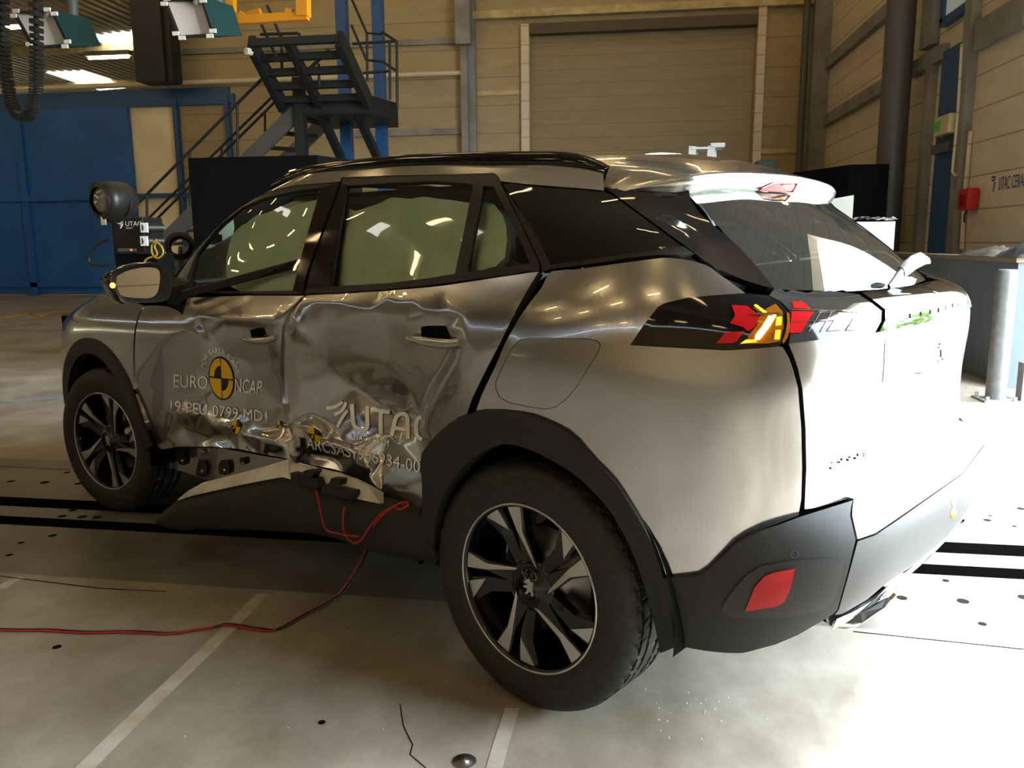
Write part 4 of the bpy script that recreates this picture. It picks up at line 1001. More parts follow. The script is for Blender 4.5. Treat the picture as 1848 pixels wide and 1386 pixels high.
for x, y, w, h in ((1499, 845, 3, 4), (1501.5, 835, 3, 2), (1514, 834, 5, 3), (1519, 829, 2.5, 5), (1530, 830, 4, 4), (1533.5, 825, 3, 3), (1543, 827, 4, 4), (1548, 821, 2.5, 5), (1559, 823, 3, 2), (1559.5, 819, 3, 2)): hole_on(lt, (x, y), w, h, tailgate, 'badge_hole')
for x, y, w, h in ((1696, 621, 4, 3), (1694, 627, 2.5, 3), (1698, 638, 3, 14), (1701, 648, 2, 5), (1693, 652, 1.5, 4), (1657, 673.5, 10, 1.6)): hole_on(lt, (x, y), w, h, tailgate, 'badge_hole')
def groove(tree, pts, w, parent, name): spot(tree, parent, [stroke(pts, w)], VOID, .0015, name)
groove(lt, [(1597, 619), (1596, 650), (1593, 690)], 1.2, tailgate, 'plate_recess_edge')

# ------------------------------------------------------------------ bumper details
ct = obj_tree(bumper_corner)
RFL = [(1345, 1104), (1348, 1094), (1362, 1060), (1380, 1040), (1400, 1033), (1435, 1027), (1426, 1064), (1416, 1087), (1400, 1095)]
panel('rear_reflector', S_BUM, RFL, RED, bumper_corner, toward=.009, thick=.008, res=.015)
RECM = mat('recess_plastic', (.022, .021, .021), .5, spec=.4)
REC = [(1300, 1100), (1318, 1072), (1345, 1040), (1372, 1022), (1440, 1010), (1500, 1008), (1524, 1014), (1520, 1045), (1505, 1085), (1490, 1100), (1440, 1112), (1370, 1119), (1318, 1114)]
panel('reflector_recess', S_BUM, REC, RECM, bumper_corner, toward=.004, thick=0, res=.015)
spot(ct, bumper_corner, [[(1434+7.5*math.cos(t), 1000+7.5*math.sin(t)) for t in np.linspace(0, 6.28, 21)[:-1]], [(1434+6.2*math.cos(t), 1000+6.2*math.sin(t)) for t in np.linspace(0, 6.28, 21)[:-1]]], BUMPG, .002, 'parking_sensor')
bt = [o for o in car.children if o.name.startswith('bumper_centre')][0]; bt_ = obj_tree(bt)
spot(bt_, bt, [[(1716, 905), (1723, 900), (1727, 903), (1723, 918), (1727, 924), (1724, 935), (1718, 936), (1716, 925), (1720, 914)]], mat('yellow_tape', (.75, .62, .10), .5), .004, 'yellow_tag')
# bright lower lip and exhaust trim
panel('bright_strip', S_BUM, [(.700, -.57, .345), (.770, -.36, .388), (.79, 0, .397), (.815, 0, .435), (.790, -.385, .425), (.715, -.60, .39)], CHROME, car, off=.004, mirror='join', thick=.006)
def exhaust(sg):
    P = [car_y(1503, 1132, -.52), car_y(1545, 1108, -.47), car_y(1590, 1081, -.40), car_y(1613, 1068, -.36), car_y(1619, 1073, -.36), car_y(1600, 1094, -.40), car_y(1575, 1112, -.43), car_y(1548, 1131, -.47), car_y(1525, 1136, -.50)]
    P = [p*np.array([1, sg, 1]) for p in P]; mb = MB(); mb.prism(P, (-.07, 0, .025)); o = mb.build('exhaust_trim', CHROME, car, bevel=.004)
    c = np.mean(P, 0); mb = MB(); mb.prism([c+(p-c)*.72+np.array([.003, 0, 0]) for p in P], (-.002, 0, 0)); mb.build('exhaust_opening', TRIMB, o)
exhaust(1); exhaust(-1)

# ------------------------------------------------------------------ bared sill and the torn-off sill moulding
YS = -.745
mb = MB(); mb.prism([car_y(*q, YS) for q in [(262, 800), (300, 805), (400, 806), (472, 822), (524, 830), (600, 850), (700, 890), (700, 915), (600, 890), (520, 868), (420, 876), (372, 866), (330, 853), (279, 841), (268, 815)]], (0, .05, 0)); sill = mb.build('sill_panel', PAINT, car, bevel=.006)
for a, b, w, h in ((328, 827, 13, 26), (364, 846, 18, 30), (404, 844, 20, 27), (437, 832, 9, 13)):
    mb = MB(); mb.prism([car_y(a+dx*w/2, b+dy*h/2, YS-.012) for dx, dy in ((-.6, -1), (.6, -1), (1, -.3), (.9, .7), (.2, 1), (-.9, .8), (-1, -.2))], (0, .014, 0)); c_ = mb.build('sill_clip', TRIMB, sill)
    mb = MB(); q = car_y(a+2, b+4, YS-.014); mb.lathe([(.007, 0), (.007, -.006), (0, -.007)], q, (0, 1, 0), 10); mb.build('clip_rivet', ALLOY, c_)
mb = MB(); q = car_y(296, 825, YS-.004); mb.tube([q+.016*np.array([math.cos(t), 0, math.sin(t)]) for t in np.linspace(0, 6.28, 17)[:-1]], .003, 6, closed=True); mb.build('sill_hole_ring', ALLOY, sill)
mb = MB(); q = car_y(369, 814, YS-.004); mb.lathe([(.010, 0), (.008, -.012), (0, -.014)], q, (0, 1, 0), 10); mb.build('sill_bolt', ALLOY, sill)
ym = lambda px: float(np.interp(px, [285, 400, 523, 640, 700, 800], [-.985, -.965, -.935, -.905, -.885, -.85]))
top = [(284, 938), (296, 922), (320, 903), (350, 893), (400, 884), (460, 872), (508, 861), (521, 864), (560, 874), (600, 886), (636, 898), (687, 909), (710, 917), (733, 924), (764, 930), (775, 960), (788, 1012)]
bot = [(288, 946), (300, 952), (330, 957), (355, 955), (400, 955), (460, 957), (510, 959), (525, 960), (563, 963), (600, 970), (636, 982), (680, 998), (710, 1004), (733, 1008), (764, 1012), (775, 1014), (790, 1022)]
mb = MB(); vs = []; n = len(top)
for (a, b), (c, d) in zip(top, bot):
    p = car_y(a, b, ym(a)); q = car_y(c, d, ym(c)+.01); m1 = p*.62+q*.38-np.array([0, .012, 0]); m2 = p*.2+q*.8-np.array([0, .006, 0])
    vs += [p+np.array([0, .06, 0]), p, m1, m2, q, q+np.array([0, .05, -.004]), q+np.array([0, .10, .02])]
mb.add(vs, [(i*7+j, (i+1)*7+j, (i+1)*7+j+1, i*7+j+1) for i in range(n-1) for j in range(6)], 0, True); mb.add(vs[:7], [tuple(range(7))]); mb.add(vs[-7:], [tuple(range(7))])
trim = mb.build('sill_moulding', CLAD, car)
def flange(ptsu, ptsl, m, name):
    mb = MB(); vs = []; n = len(ptsu)
    for a, b in zip(ptsu, ptsl):
        p, q = car_y(a[0], a[1], ym(a[0])+.035), car_y(b[0], b[1], ym(b[0])-.006); vs += [p, q, q+np.array([0, .012, 0]), p+np.array([0, .012, 0])]
    mb.add(vs, [(i*4+j, (i+1)*4+j, (i+1)*4+(j+1) % 4, i*4+(j+1) % 4) for i in range(n-1) for j in range(4)]); mb.add(vs[:4], [(0, 1, 2, 3)]); mb.add(vs[-4:], [(3, 2, 1, 0)])
    return mb.build(name, m, trim)
flange([(320, 902), (339, 886), (366, 871), (420, 857), (470, 844), (522, 828)], [(321, 904), (345, 895), (372, 889), (425, 877), (470, 868), (509, 861)], SILLG, 'moulding_flange')
flange([(521, 829), (524, 836)], [(509, 861), (521, 864)], SILLG, 'moulding_flange')
flange([(524, 836), (563, 845), (608, 854), (640, 865), (664, 877), (687, 891)], [(521, 864), (560, 874), (600, 886), (636, 898), (660, 904), (687, 909)], SILLG, 'moulding_flange')
for quad in ([(523, 853), (570, 864), (576, 880), (568, 883), (525, 872)], [(580, 875), (637, 887), (636, 903), (600, 896), (579, 888)], [(547, 850), (564, 848), (569, 851), (562, 862), (546, 858)], [(597, 863), (614, 865), (612, 877), (593, 873)]):
    mb = MB(); mb.prism([car_y(*q, ym(q[0])-.020) for q in quad], (0, .03, 0)); mb.build('moulding_clip', TRIMB, trim, bevel=.002)

# ------------------------------------------------------------------ the hall
def struct(name, mb, m, **kw): return tag(mb.build(name, m, **kw), kind='structure')
CONC = mat('worn_concrete', (.3, .25, .18), .42)
def make_concrete(m, a, b, c):
    nt = m.node_tree; bs = nt.nodes['Principled BSDF']; tc = node(m, 'ShaderNodeTexCoord')
    n1 = node(m, 'ShaderNodeTexNoise'); n1.inputs['Scale'].default_value = 1.5; n1.inputs['Detail'].default_value = 9; n1.inputs['Roughness'].default_value = .62
    n2 = node(m, 'ShaderNodeTexNoise'); n2.inputs['Scale'].default_value = 5; n2.inputs['Detail'].default_value = 10; n2.inputs['Roughness'].default_value = .7
    mp = node(m, 'ShaderNodeMapping'); mp.inputs['Scale'].default_value = (1, .45, 1)
    for n in (n1,): nt.links.new(tc.outputs['Object'], n.inputs['Vector'])
    nt.links.new(tc.outputs['Object'], mp.inputs[0]); nt.links.new(mp.outputs[0], n2.inputs['Vector'])
    r1 = node(m, 'ShaderNodeValToRGB'); r1.color_ramp.elements[0].position = .36; r1.color_ramp.elements[1].position = .66
    r1.color_ramp.elements[0].color = (*a, 1); r1.color_ramp.elements[1].color = (*b, 1)
    r2 = node(m, 'ShaderNodeValToRGB'); r2.color_ramp.elements[0].position = .30; r2.color_ramp.elements[1].position = .62
    r2.color_ramp.elements[0].color = (*c, 1); r2.color_ramp.elements[1].color = (1, 1, 1, 1)
    mx = node(m, 'ShaderNodeMix'); mx.data_type = 'RGBA'; mx.blend_type = 'MULTIPLY'; mx.inputs[0].default_value = .75
    nt.links.new(n1.outputs['Fac'], r1.inputs[0]); nt.links.new(n2.outputs['Fac'], r2.inputs[0])
    nt.links.new(r1.outputs[0], mx.inputs[6]); nt.links.new(r2.outputs[0], mx.inputs[7]); nt.links.new(mx.outputs[2], bs.inputs['Base Color'])
    mr = node(m, 'ShaderNodeMapRange'); mr.inputs[1].default_value = .3; mr.inputs[2].default_value = .7; mr.inputs[3].default_value = .28; mr.inputs[4].default_value = .62
    nt.links.new(n2.outputs['Fac'], mr.inputs[0]); nt.links.new(mr.outputs[0], bs.inputs['Roughness'])
    bp = node(m, 'ShaderNodeBump'); bp.inputs['Strength'].default_value = .12; bp.inputs['Distance'].default_value = .01
    nt.links.new(n2.outputs['Fac'], bp.inputs['Height']); nt.links.new(bp.outputs[0], bs.inputs['Normal'])
make_concrete(CONC, (.26, .222, .165), (.46, .415, .345), (.56, .54, .52))
PLATE = mat('scuffed_steel_plate', (.2, .19, .17), .4); make_concrete(PLATE, (.13, .115, .09), (.25, .235, .21), (.50, .49, .48))
SLOT = mat('dark_slot', (.006, .006, .006), .8, spec=.05)
LINE = noise_mix(mat('worn_white_paint', (.6, .6, .55), .5), (.40, .345, .255), (.54, .50, .43), 9, 8, .36, .60)
BLUELINE = noise_mix(mat('worn_blue_paint', (.2, .25, .32), .5), (.36, .34, .30), (.16, .22, .32), 5, 8, .40, .6)
# floor: strips across the hall, with the two recessed barrier rails
FR = math.radians(-1.45); cF, sF = math.cos(FR), math.sin(FR)
def fpt(x, y, z=0.0): return (x*cF-y*sF, x*sF+y*cF, z)
mb = MB()
ys = [-16, -.125, .375, .480, .615, .745, 1.42, 17, 48]; ids = [0, 1, 2, 1, 2, 1, 0, 0]
for i, k in enumerate(ids):
    a, b = ys[i], ys[i+1]; x0, x1 = -45, 9
    if k == 2:
        mb.add([fpt(x0, a, 0), fpt(x1, a, 0), fpt(x1, a, -.05), fpt(x0, a, -.05)], [(0, 1, 2, 3)], 2); mb.add([fpt(x0, b, 0), fpt(x1, b, 0), fpt(x1, b, -.05), fpt(x0, b, -.05)], [(3, 2, 1, 0)], 2)
        mb.add([fpt(x0, a, -.05), fpt(x1, a, -.05), fpt(x1, b, -.05), fpt(x0, b, -.05)], [(0, 1, 2, 3)], 2)
    else: mb.add([fpt(x0, a), fpt(x1, a), fpt(x1, b), fpt(x0, b)], [(0, 1, 2, 3)], k)
# holes in the plates, joints and a crack
for px, py, r in [(1628, 1079, .017), (1738, 1085, .020), (1773, 1126, .013), (1707, 1048, .012), (1782, 939, .016), (1831, 950, .010), (1842, 918, .016), (1787, 931, .008), (1848, 1078, .02), (20, 869, .02), (81, 871, .025), (142, 873, .022), (121, 853, .018), (131, 921, .02), (112, 932, .02), (149, 933, .022), (175, 934, .02), (95, 967, .018), (38, 980, .014), (17, 1002, .014), (581, 1304, .010), (103, 1168, .014)]:
    c = at_z(px, py); mb.add([(c[0]+r*math.cos(t), c[1]+r*math.sin(t), .0012) for t in np.linspace(0, 2*math.pi, 17)[:-1]], [tuple(range(16))], 2)
def floor_strip(px, w, k, z=.001):
    P = [at_z(*q) for q in px]
    for a, b in zip(P[:-1], P[1:]):
        d = b-a; d /= np.linalg.norm(d); nn = np.array([-d[1], d[0], 0])*w/2; e = np.array([0, 0, z]); mb.add([a-nn+e, b-nn+e, b+nn+e, a+nn+e], [(0, 1, 2, 3)], k)
floor_strip([(140, 1400), (230, 1310), (330, 1215), (400, 1147), (440, 1107), (476, 1072)], .050, 3)
floor_strip([(888, 1400), (905, 1340), (925, 1278)], .040, 3)
floor_strip([(0, 1063), (20, 1050), (40, 1042)], .045, 3)
floor_strip([(0, 724), (60, 721), (112, 718)], .16, 4)
floor_strip([(722, 1270), (728, 1310), (745, 1345), (740, 1362), (768, 1386), (775, 1400)], .0028, 2)
floor_strip([(0, 842), (127, 848)], .008, 2); floor_strip([(1540, 1140), (1848, 1172)], .006, 2); floor_strip([(0, 1040), (180, 1062), (300, 1068)], .006, 2)
c = at_z(838, 1374); mb.lathe([(.030, .001), (.028, .0025), (.012, .003), (.012, .0035), (.0, .008)], c, (0, 0, 1), 20, 5)
struct('floor', mb, [CONC, PLATE, SLOT, LINE, BLUELINE, mat('bolt_steel', (.25, .24, .22), .4, 1.0)], fix=False)
# specks of broken glass behind the rear wheel
random.seed(5); mb = MB()
for i in range(46):
    a, b = (random.gauss(1230, 55), random.gauss(1275, 26)) if i < 34 else (random.uniform(30, 700), random.uniform(1010, 1330))
    c = at_z(a, b); r = random.uniform(.0008, .0022); mb.add([c+np.array([r, 0, .001]), c+np.array([-r, r, .001]), c+np.array([-r*.6, -r, .001]), c+np.array([0, 0, .001+2*r])], [(0, 1, 2), (0, 1, 3), (1, 2, 3), (2, 0, 3)])
tag(mb.build('glass_crumbs', mat('glass_crumb', (.7, .72, .72), .2)), 'scattered crumbs of broken glass on the concrete behind the rear wheel', 'broken glass', kind='stuff')

def cladding(name, a, b, pitch, lw=.06, seam=(.30, .26, .18), scale=1.6, band=0.0):
    """painted sheet cladding: horizontal seams every `pitch` metres, faint stains"""
    m = noise_mix(mat(name, a, .55), a, b, scale, 6, .3, .7, stretch=(1, 1, 4)); nt = m.node_tree; bs = nt.nodes['Principled BSDF']
    src = bs.inputs['Base Color'].links[0].from_socket
    tc = node(m, 'ShaderNodeTexCoord'); sp_ = node(m, 'ShaderNodeSeparateXYZ'); nt.links.new(tc.outputs['Object'], sp_.inputs[0])
    dv = node(m, 'ShaderNodeMath', operation='DIVIDE'); dv.inputs[1].default_value = pitch; nt.links.new(sp_.outputs['Z'], dv.inputs[0])
    fr = node(m, 'ShaderNodeMath', operation='FRACT'); nt.links.new(dv.outputs[0], fr.inputs[0])
    lt_ = node(m, 'ShaderNodeMath', operation='LESS_THAN'); lt_.inputs[1].default_value = lw; nt.links.new(fr.outputs[0], lt_.inputs[0])
    mx = node(m, 'ShaderNodeMix'); mx.data_type = 'RGBA'; nt.links.new(lt_.outputs[0], mx.inputs[0]); nt.links.new(src, mx.inputs[6]); mx.inputs[7].default_value = (*seam, 1)
    nt.links.new(mx.outputs[2], bs.inputs['Base Color'])
    pp = node(m, 'ShaderNodeMath', operation='PINGPONG'); pp.inputs[1].default_value = .5; nt.links.new(fr.outputs[0], pp.inputs[0])
    bp = node(m, 'ShaderNodeBump'); bp.inputs['Strength'].default_value = .35; bp.inputs['Distance'].default_value = .03; nt.links.new(pp.outputs[0], bp.inputs['Height']); nt.links.new(bp.outputs[0], bs.inputs['Normal'])
    return m
BEIGE = cladding('beige_cladding', (.32, .25, .130), (.38, .305, .17), .62, .030, (.19, .145, .075))
BEIGE2 = cladding('pale_cladding', (.58, .50, .37), (.66, .58, .44), .40, .045, (.33, .25, .18))
SHUT = cladding('shutter_slats', (.25, .19, .095), (.285, .22, .115), .30, .05, (.20, .15, .07))
OCHRE = cladding('ochre_cladding', (.66, .50, .26), (.76, .60, .34), .8)
BLOCK = noise_mix(mat('white_block_wall', (.8, .7, .48), .8), (.74, .63, .41), (.86, .76, .54), 1.2, 6)
DARKST = mat('dark_grey_steel', (.075, .075, .075), .5)
GREYST = noise_mix(mat('grey_steel', (.22, .22, .21), .5), (.17, .165, .155), (.26, .255, .245), 2, 5)
BEAM = noise_mix(mat('yellowed_beam', (.42, .34, .16), .6), (.34, .27, .13), (.55, .46, .24), 3, 8)
BLUEST = mat('blue_steel', (.018, .075, .20), .45)
BLUED = noise_mix(mat('blue_door_paint', (.012, .10, .33), .42), (.010, .085, .29), (.014, .115, .38), .8, 5)
NAVY = mat('stair_dark_steel', (.008, .011, .014), .55)
BLACKM = mat('matte_black_board', (.004, .004, .004), .9, spec=.08)
TEAL = mat('teal_paint', (.002, .030, .030), .5, spec=.3)
YEL = mat('yellow_orange_paint', (.62, .24, .008), .45)
BLACKP = mat('black_plastic', (.008, .008, .008), .45)
SILVER = mat('silver_reflector', (.62, .60, .62), .5, .3)
LAMPG = mat('lamp_glow', (1, 1, 1), .4, emit=(1, .69, .31), emit_s=38)
SKYL = mat('skylight_panel', (1, 1, 1), .4, emit=(1, .97, .90), emit_s=9)
SHADEDECK = mat('shaded_roof_deck', (.24, .19, .115), .7)  # dimmer light over the main hall put into the deck colour
DECK = cladding('roof_deck', (.34, .29, .18), (.40, .35, .24), .5)

WX, FY, CZ = WALL_X, FAR_Y, CEIL_Z
# far wall with the roller shutter opening
SX0, SX1, SZ = -2.43, 2.52, 6.02
mb = MB(); mb.box((-11.1, FY, 0), (SX0, FY+.3, CZ)); mb.box((SX1, FY, 0), (WX+.3, FY+.3, CZ)); mb.box((SX0, FY, SZ), (SX1, FY+.3, CZ)); struct('wall_far', mb, BEIGE)
mb = MB(); mb.box((SX0, FY+.16, 0), (SX1, FY+.26, SZ)); struct('door_1', mb, SHUT)
mb = MB(); mb.box((SX0-.02, FY-.12, 5.84), (SX1+.02, FY+.15, 6.06)); struct('trim_9', mb, mat('shutter_gap_shade', (.085, .065, .035), .7))  # dark box draws the shaded gap above the shutter
mb = MB(); mb.box((-2.62, FY-.14, 0), (-2.44, FY, 6.05)); struct('trim_1', mb, BEIGE2)
mb = MB(); mb.box((2.53, FY-.14, 0), (2.70, FY, 6.2)); struct('trim_2', mb, BEIGE2)
mb = MB(); mb.bar((-3.7, FY-.10, 6.27), (WX, FY-.10, 6.27), .2, .16); struct('beam', mb, BEAM)
def fbox(px0, px1, z0, z1, Y, d, yref=150):
    a, b = at_y(px0, yref, Y)[0], at_y(px1, yref, Y)[0]; return (a, Y-d, z0), (b, Y, z1)
mb = MB(); mb.box(*fbox(836, 848, 0, CZ, FY-.02, .30)); mb.box(*fbox(846, 860, 0, CZ, FY-.02, .14)); mb.box(*fbox(826, 852, 5.6, CZ, FY-.32, .2)); o = struct('column', mb, [GREYST])
mb = MB(); p, q = at_y(640, 142, FY-.2), at_y(838, 131, FY-.2); mb.tube([(p[0]-9.5, FY-.2, q[2]), (q[0], FY-.2, q[2])], .055, 10); tag(mb.build('wall_pipe', BEIGE2), 'long pale horizontal pipe along the far cladding wall behind the stairs', 'pipe')
mb = MB(); z = at_y(740, 239, FY-.05)[2]; mb.box((at_y(640, 239, FY)[0], FY-.08, z-.07), (at_y(836, 239, FY)[0], FY, z+.07)); mb.box((-11, FY-.08, 5.72), (at_y(836, 60, FY)[0], FY, 5.84)); struct('trim_3', mb, GREYST)
mb = MB()
for z in (2.55, 4.62): mb.box((at_y(862, 200, FY)[0], FY-.03, z-.05), (-2.62, FY, z+.05))
for z in (1.9, 3.2): mb.box((2.7, FY-.03, z-.05), (WX, FY, z+.05))
struct('trim_4', mb, BEAM)
# partition with blue sliding doors, white block wall beside it
PZ = 4.86
mb = MB(); mb.box((-45, FY+.02, 0), (-9.64, FY+.28, PZ-.25)); struct('wall_partition', mb, BLOCK)
mb = MB(); mb.box((-45, FY-.10, PZ-.30), (-9.52, FY+.2, PZ-.06)); mb.box((-45, FY-.05, PZ-.06), (-9.64, FY+.25, PZ+.10)); struct('trim_5', mb, BLUEST)
mb = MB()
mb.box((-30, FY-.12, .05), (-12.3, FY-.04, PZ-.3))
mb.box((-12.42, FY-.16, 0), (-12.26, FY, PZ-.3))
for px in (40,): a = at_y(42, 300, FY-.12)[0]; mb.box((a-.10, FY-.20, 0), (a+.10, FY-.12, PZ-.3))
z = at_y(100, 358, FY-.12)[2]; mb.box((-30, FY-.22, z-.07), (-12.3, FY-.12, z+.07)); mb.box((-30, FY-.2, .22), (-12.3, FY-.12, .34))
struct('door_2', mb, BLUED)
mb = MB()
for a, b, yr in ((316, 324, 200), (409, 417, 200)): mb.box(*fbox(a, b, 0, PZ-.1, FY-.02, .14, yr))
z = at_y(280, 353, FY-.1)[2]; mb.box((-12.3, FY-.14, z-.05), (-9.6, FY-.02, z+.05)); struct('trim_6', mb, BLUEST)
mb = MB(); a, b = at_y(266, 75, FY-.4)[0], at_y(318, 75, FY-.4)[0]; mb.box((a, FY-1.0, PZ+.1), (b, FY-.4, CZ)); mb.box((b, FY-.9, PZ+.1), (b+.14, FY-.5, CZ)); struct('column', mb, NAVY)
# right wall round the open loading door
mb = MB(); mb.box((WX, DOOR_Y1, 0), (WX+.3, FY, CZ)); mb.box((WX, DOOR_Y0, DOOR_Z), (WX+.3, DOOR_Y1, CZ)); mb.box((WX, -15, 0), (WX+.3, DOOR_Y0, CZ)); struct('wall_right', mb, BEIGE2)
mb = MB(); mb.box((-45.3, -15.3, 0), (WX+.3, -15, CZ)); struct('wall_near', mb, OCHRE)
mb = MB(); mb.box((-45.3, -15, 0), (-45, 48, CZ)); struct('wall_left', mb, OCHRE)
mb = MB(); mb.box((-45, 48, 0), (-11, 48.3, CZ)); mb.box((-11.3, FY+.3, 0), (-11, 48, CZ)); struct('wall_beyond', mb, BEIGE)
# roof: corrugated deck, purlins, skylights
mb = MB(); n = 0; x = -45.0; vs = []
while x < WX+.4: vs += [(x, 0), (x+.16, 0), (x+.2, .05), (x+.36, .05)]; x += .4
ring = [(a, -15, CZ+b) for a, b in vs]; ring2 = [(a, 48, CZ+b) for a, b in vs]; k = len(vs)
k = len(vs)
mb.box((-45, -15, CZ+.05), (WX+.4, 48, CZ+.2))
nf = len(mb.f); o = mb.build('ceiling', [SHADEDECK, DECK], fix=False); tag(o, kind='structure')
for p in o.data.polygons: p.material_index = 0
mb = MB(); mb.add([(a, FY+.4, CZ+b-.02) for a, b in vs]+[(a, 48, CZ+b-.02) for a, b in vs], [(i, i+1, k+i+1, k+i) for i in range(k-1)]); struct('ceiling', mb, DECK, fix=False)
for i, (y, zz) in enumerate(((-9, .5), (-1, .5), (7, .5), (15.2, .5), (22, .35), (29, .35), (36, .35))):
    mb = MB(); mb.box((-45, y-.1, CZ-zz), (WX, y+.1, CZ)); struct('beam', mb, BEAM)
def ceil_quad(px, Z):
    mb = MB(); P = [at_z(a, b, Z) for a, b in px]; mb.prism(P, (0, 0, .03)); return mb
for k_, px in enumerate(([(162, 67), (214, 60), (258, 58), (262, 81), (200, 85)], [(84, 131), (152, 129), (236, 158), (180, 163)])): struct('window_%d' % (k_+1), ceil_quad(px, CZ-.04), SKYL)
mb = MB()
for x, y in ((-13.9, 1.75), (-10.6, .75), (-6, 11)): mb.box((x-.7, y-.12, CZ-.05), (x+.7, y+.12, CZ-.02))
struct('window_3', mb, SKYL)

# right wall furniture: rails, columns, duct, blue door, window, signs
def wcol(px0, px1, yref, X, d, z0, z1, mb):
    a, b = at_x(px0, yref, X)[1], at_x(px1, yref, X+d)[1]; mb.box((X, min(a-.05, b), z0), (X+d, max(a, b+.05), z1)); return mb
def wrail(p, q, h, d=.10):
    a, b = at_x(*p, WX-d), at_x(*q, WX-d); z = (a[2]+b[2])/2; mbx.box((WX-d, min(a[1], b[1]), z-h/2), (WX, max(a[1], b[1]), z+h/2)); return z
mbx = MB(); za = wrail((1488, 118), (1606, 8), .22); zb = wrail((1486, 216), (1597, 153), .22); wrail((1757, 72), (1848, 8), .34); wrail((1640, 128), (1700, 92), .20); struct('trim_7', mbx, GREYST)
mb = MB(); wcol(1464, 1487, 150, WX-.35, .35, 0, CZ, mb); struct('column', mb, GREYST)
mb = MB(); p = at_y(1451, 130, FY-.5); mb.cyl((p[0], FY-.5, 1.2), (p[0], FY-.5, CZ), .075, 14); tag(mb.build('down_pipe', DARKST), 'dark vertical pipe beside the roller shutter near the far corner', 'pipe')
mb = MB(); a = at_x(1614, 200, WX-.35); mb.cyl((a[0], a[1], 0), (a[0], a[1], CZ), .20, 24); tag(mb.build('wall_duct', DARKST), 'thick dark round duct running up the right wall', 'duct')
mb = MB(); wcol(1660, 1684, 250, WX-.12, .12, 0, 3.62, mb); struct('column', mb, GREYST)
mb = MB(); wcol(1726, 1757, 200, WX-.12, .12, 0, CZ, mb); wcol(1664, 1700, 20, WX-.12, .12, 3.9, CZ, mb); struct('column', mb, GREYST)
mb = MB(); a, b = at_x(1692, 250, WX-.06)[1], at_x(1730, 250, WX-.06)[1]; mb.box((WX-.08, b, 0), (WX, a, 3.7)); d3 = struct('door_3', mb, BLUEST)
mb = MB(); a, b = at_x(1708, 30, WX-.05), at_x(1746, 30, WX-.05); y0, y1 = b[1], a[1]; mb.box((WX-.06, y0, 4.15), (WX-.03, y1, 6.2)); struct('window_4', mb, mat('hazy_daylight_pane', (.25, .27, .22), .3, emit=(.9, 1, .85), emit_s=.16))
mb = MB(); mb.box((WX-.10, y1, 4.1), (WX, y1+.10, 6.2)); mb.box((WX-.1, y0, 4.05), (WX, y1+.1, 4.15)); struct('trim_8', mb, BLUEST)
def conduit(px, X, r, label):
    mb = MB(); mb.tube([at_x(a, b, X) for a, b in px], r, 8); return tag(mb.build('conduit', BEIGE2), label, 'conduit')
conduit([(1605, 40), (1592, 240)], WX-.02, .018, 'pale thin conduit running down beside the dark round duct')
conduit([(1636, 150), (1628, 330), (1622, 440)], WX-.045, .03, 'pale conduit right of the dark round duct')
conduit([(1736, 80), (1729, 200), (1719, 310), (1724, 316)], WX-.135, .02, 'pale conduit on the grey column right of the blue door')
conduit([(1752, 236), (1742, 345), (1736, 450)], WX-.03, .03, 'pale conduit dropping to the red alarm box')
mb = MB(); p = at_x(1593, 253, WX-.05); mb.box((p[0]-.05, p[1]-.10, p[2]-.16), (p[0]+.05, p[1]+.10, p[2]+.16)); tag(mb.build('junction_box', BEIGE2, bevel=.01), 'small cream junction box beside the dark round duct', 'junction box')
p = at_x(1747, 360, WX-.08); al = empty('fire_alarm', (p[0], p[1], p[2]), 0, 'red fire alarm call box on the right wall below the conduit', 'alarm')
mb = MB(); mb.box((-.06, -.14, -.13), (.07, .14, .13)); mb.build('housing', mat('alarm_red', (.50, .01, .012), .4), al, bevel=.01)
mb = MB(); mb.box((-.075, -.07, -.06), (-.058, .07, .06)); mb.build('break_glass', mat('alarm_pane', (.30, .01, .01), .15), al)
mb = MB(); mb.tube([(0, 0, -.12), (-.02, .02, -.2), (0, .05, -.27)], .012, 8); mb.build('cable_tail', BLACKP, al)
p = at_x(1706, 226, WX-.16); ex = empty('exit_sign', (p[0], p[1], p[2]), 0, 'small green emergency exit light above the blue door', 'exit sign')
mb = MB(); mb.box((-.05, -.24, -.12), (.08, .24, .12)); mb.build('housing', mat('sign_cream', (.55, .50, .32), .5), ex, bevel=.01)
mb = MB(); mb.box((-.056, .02, -.06), (-.048, .22, .07)); mb.build('green_panel', mat('exit_green', (.05, .22, .05), .4, emit=(.1, .8, .12), emit_s=.06), ex)
mb = MB(); p = at_x(1700, 268, WX-.14); mb.box((p[0]-.05, p[1]-.25, p[2]-.06), (p[0]+.06, p[1]+.25, p[2]+.06)); tag(mb.build('door_closer', DARKST), 'dark grey closer arm across the blue door below the exit light', 'door closer')
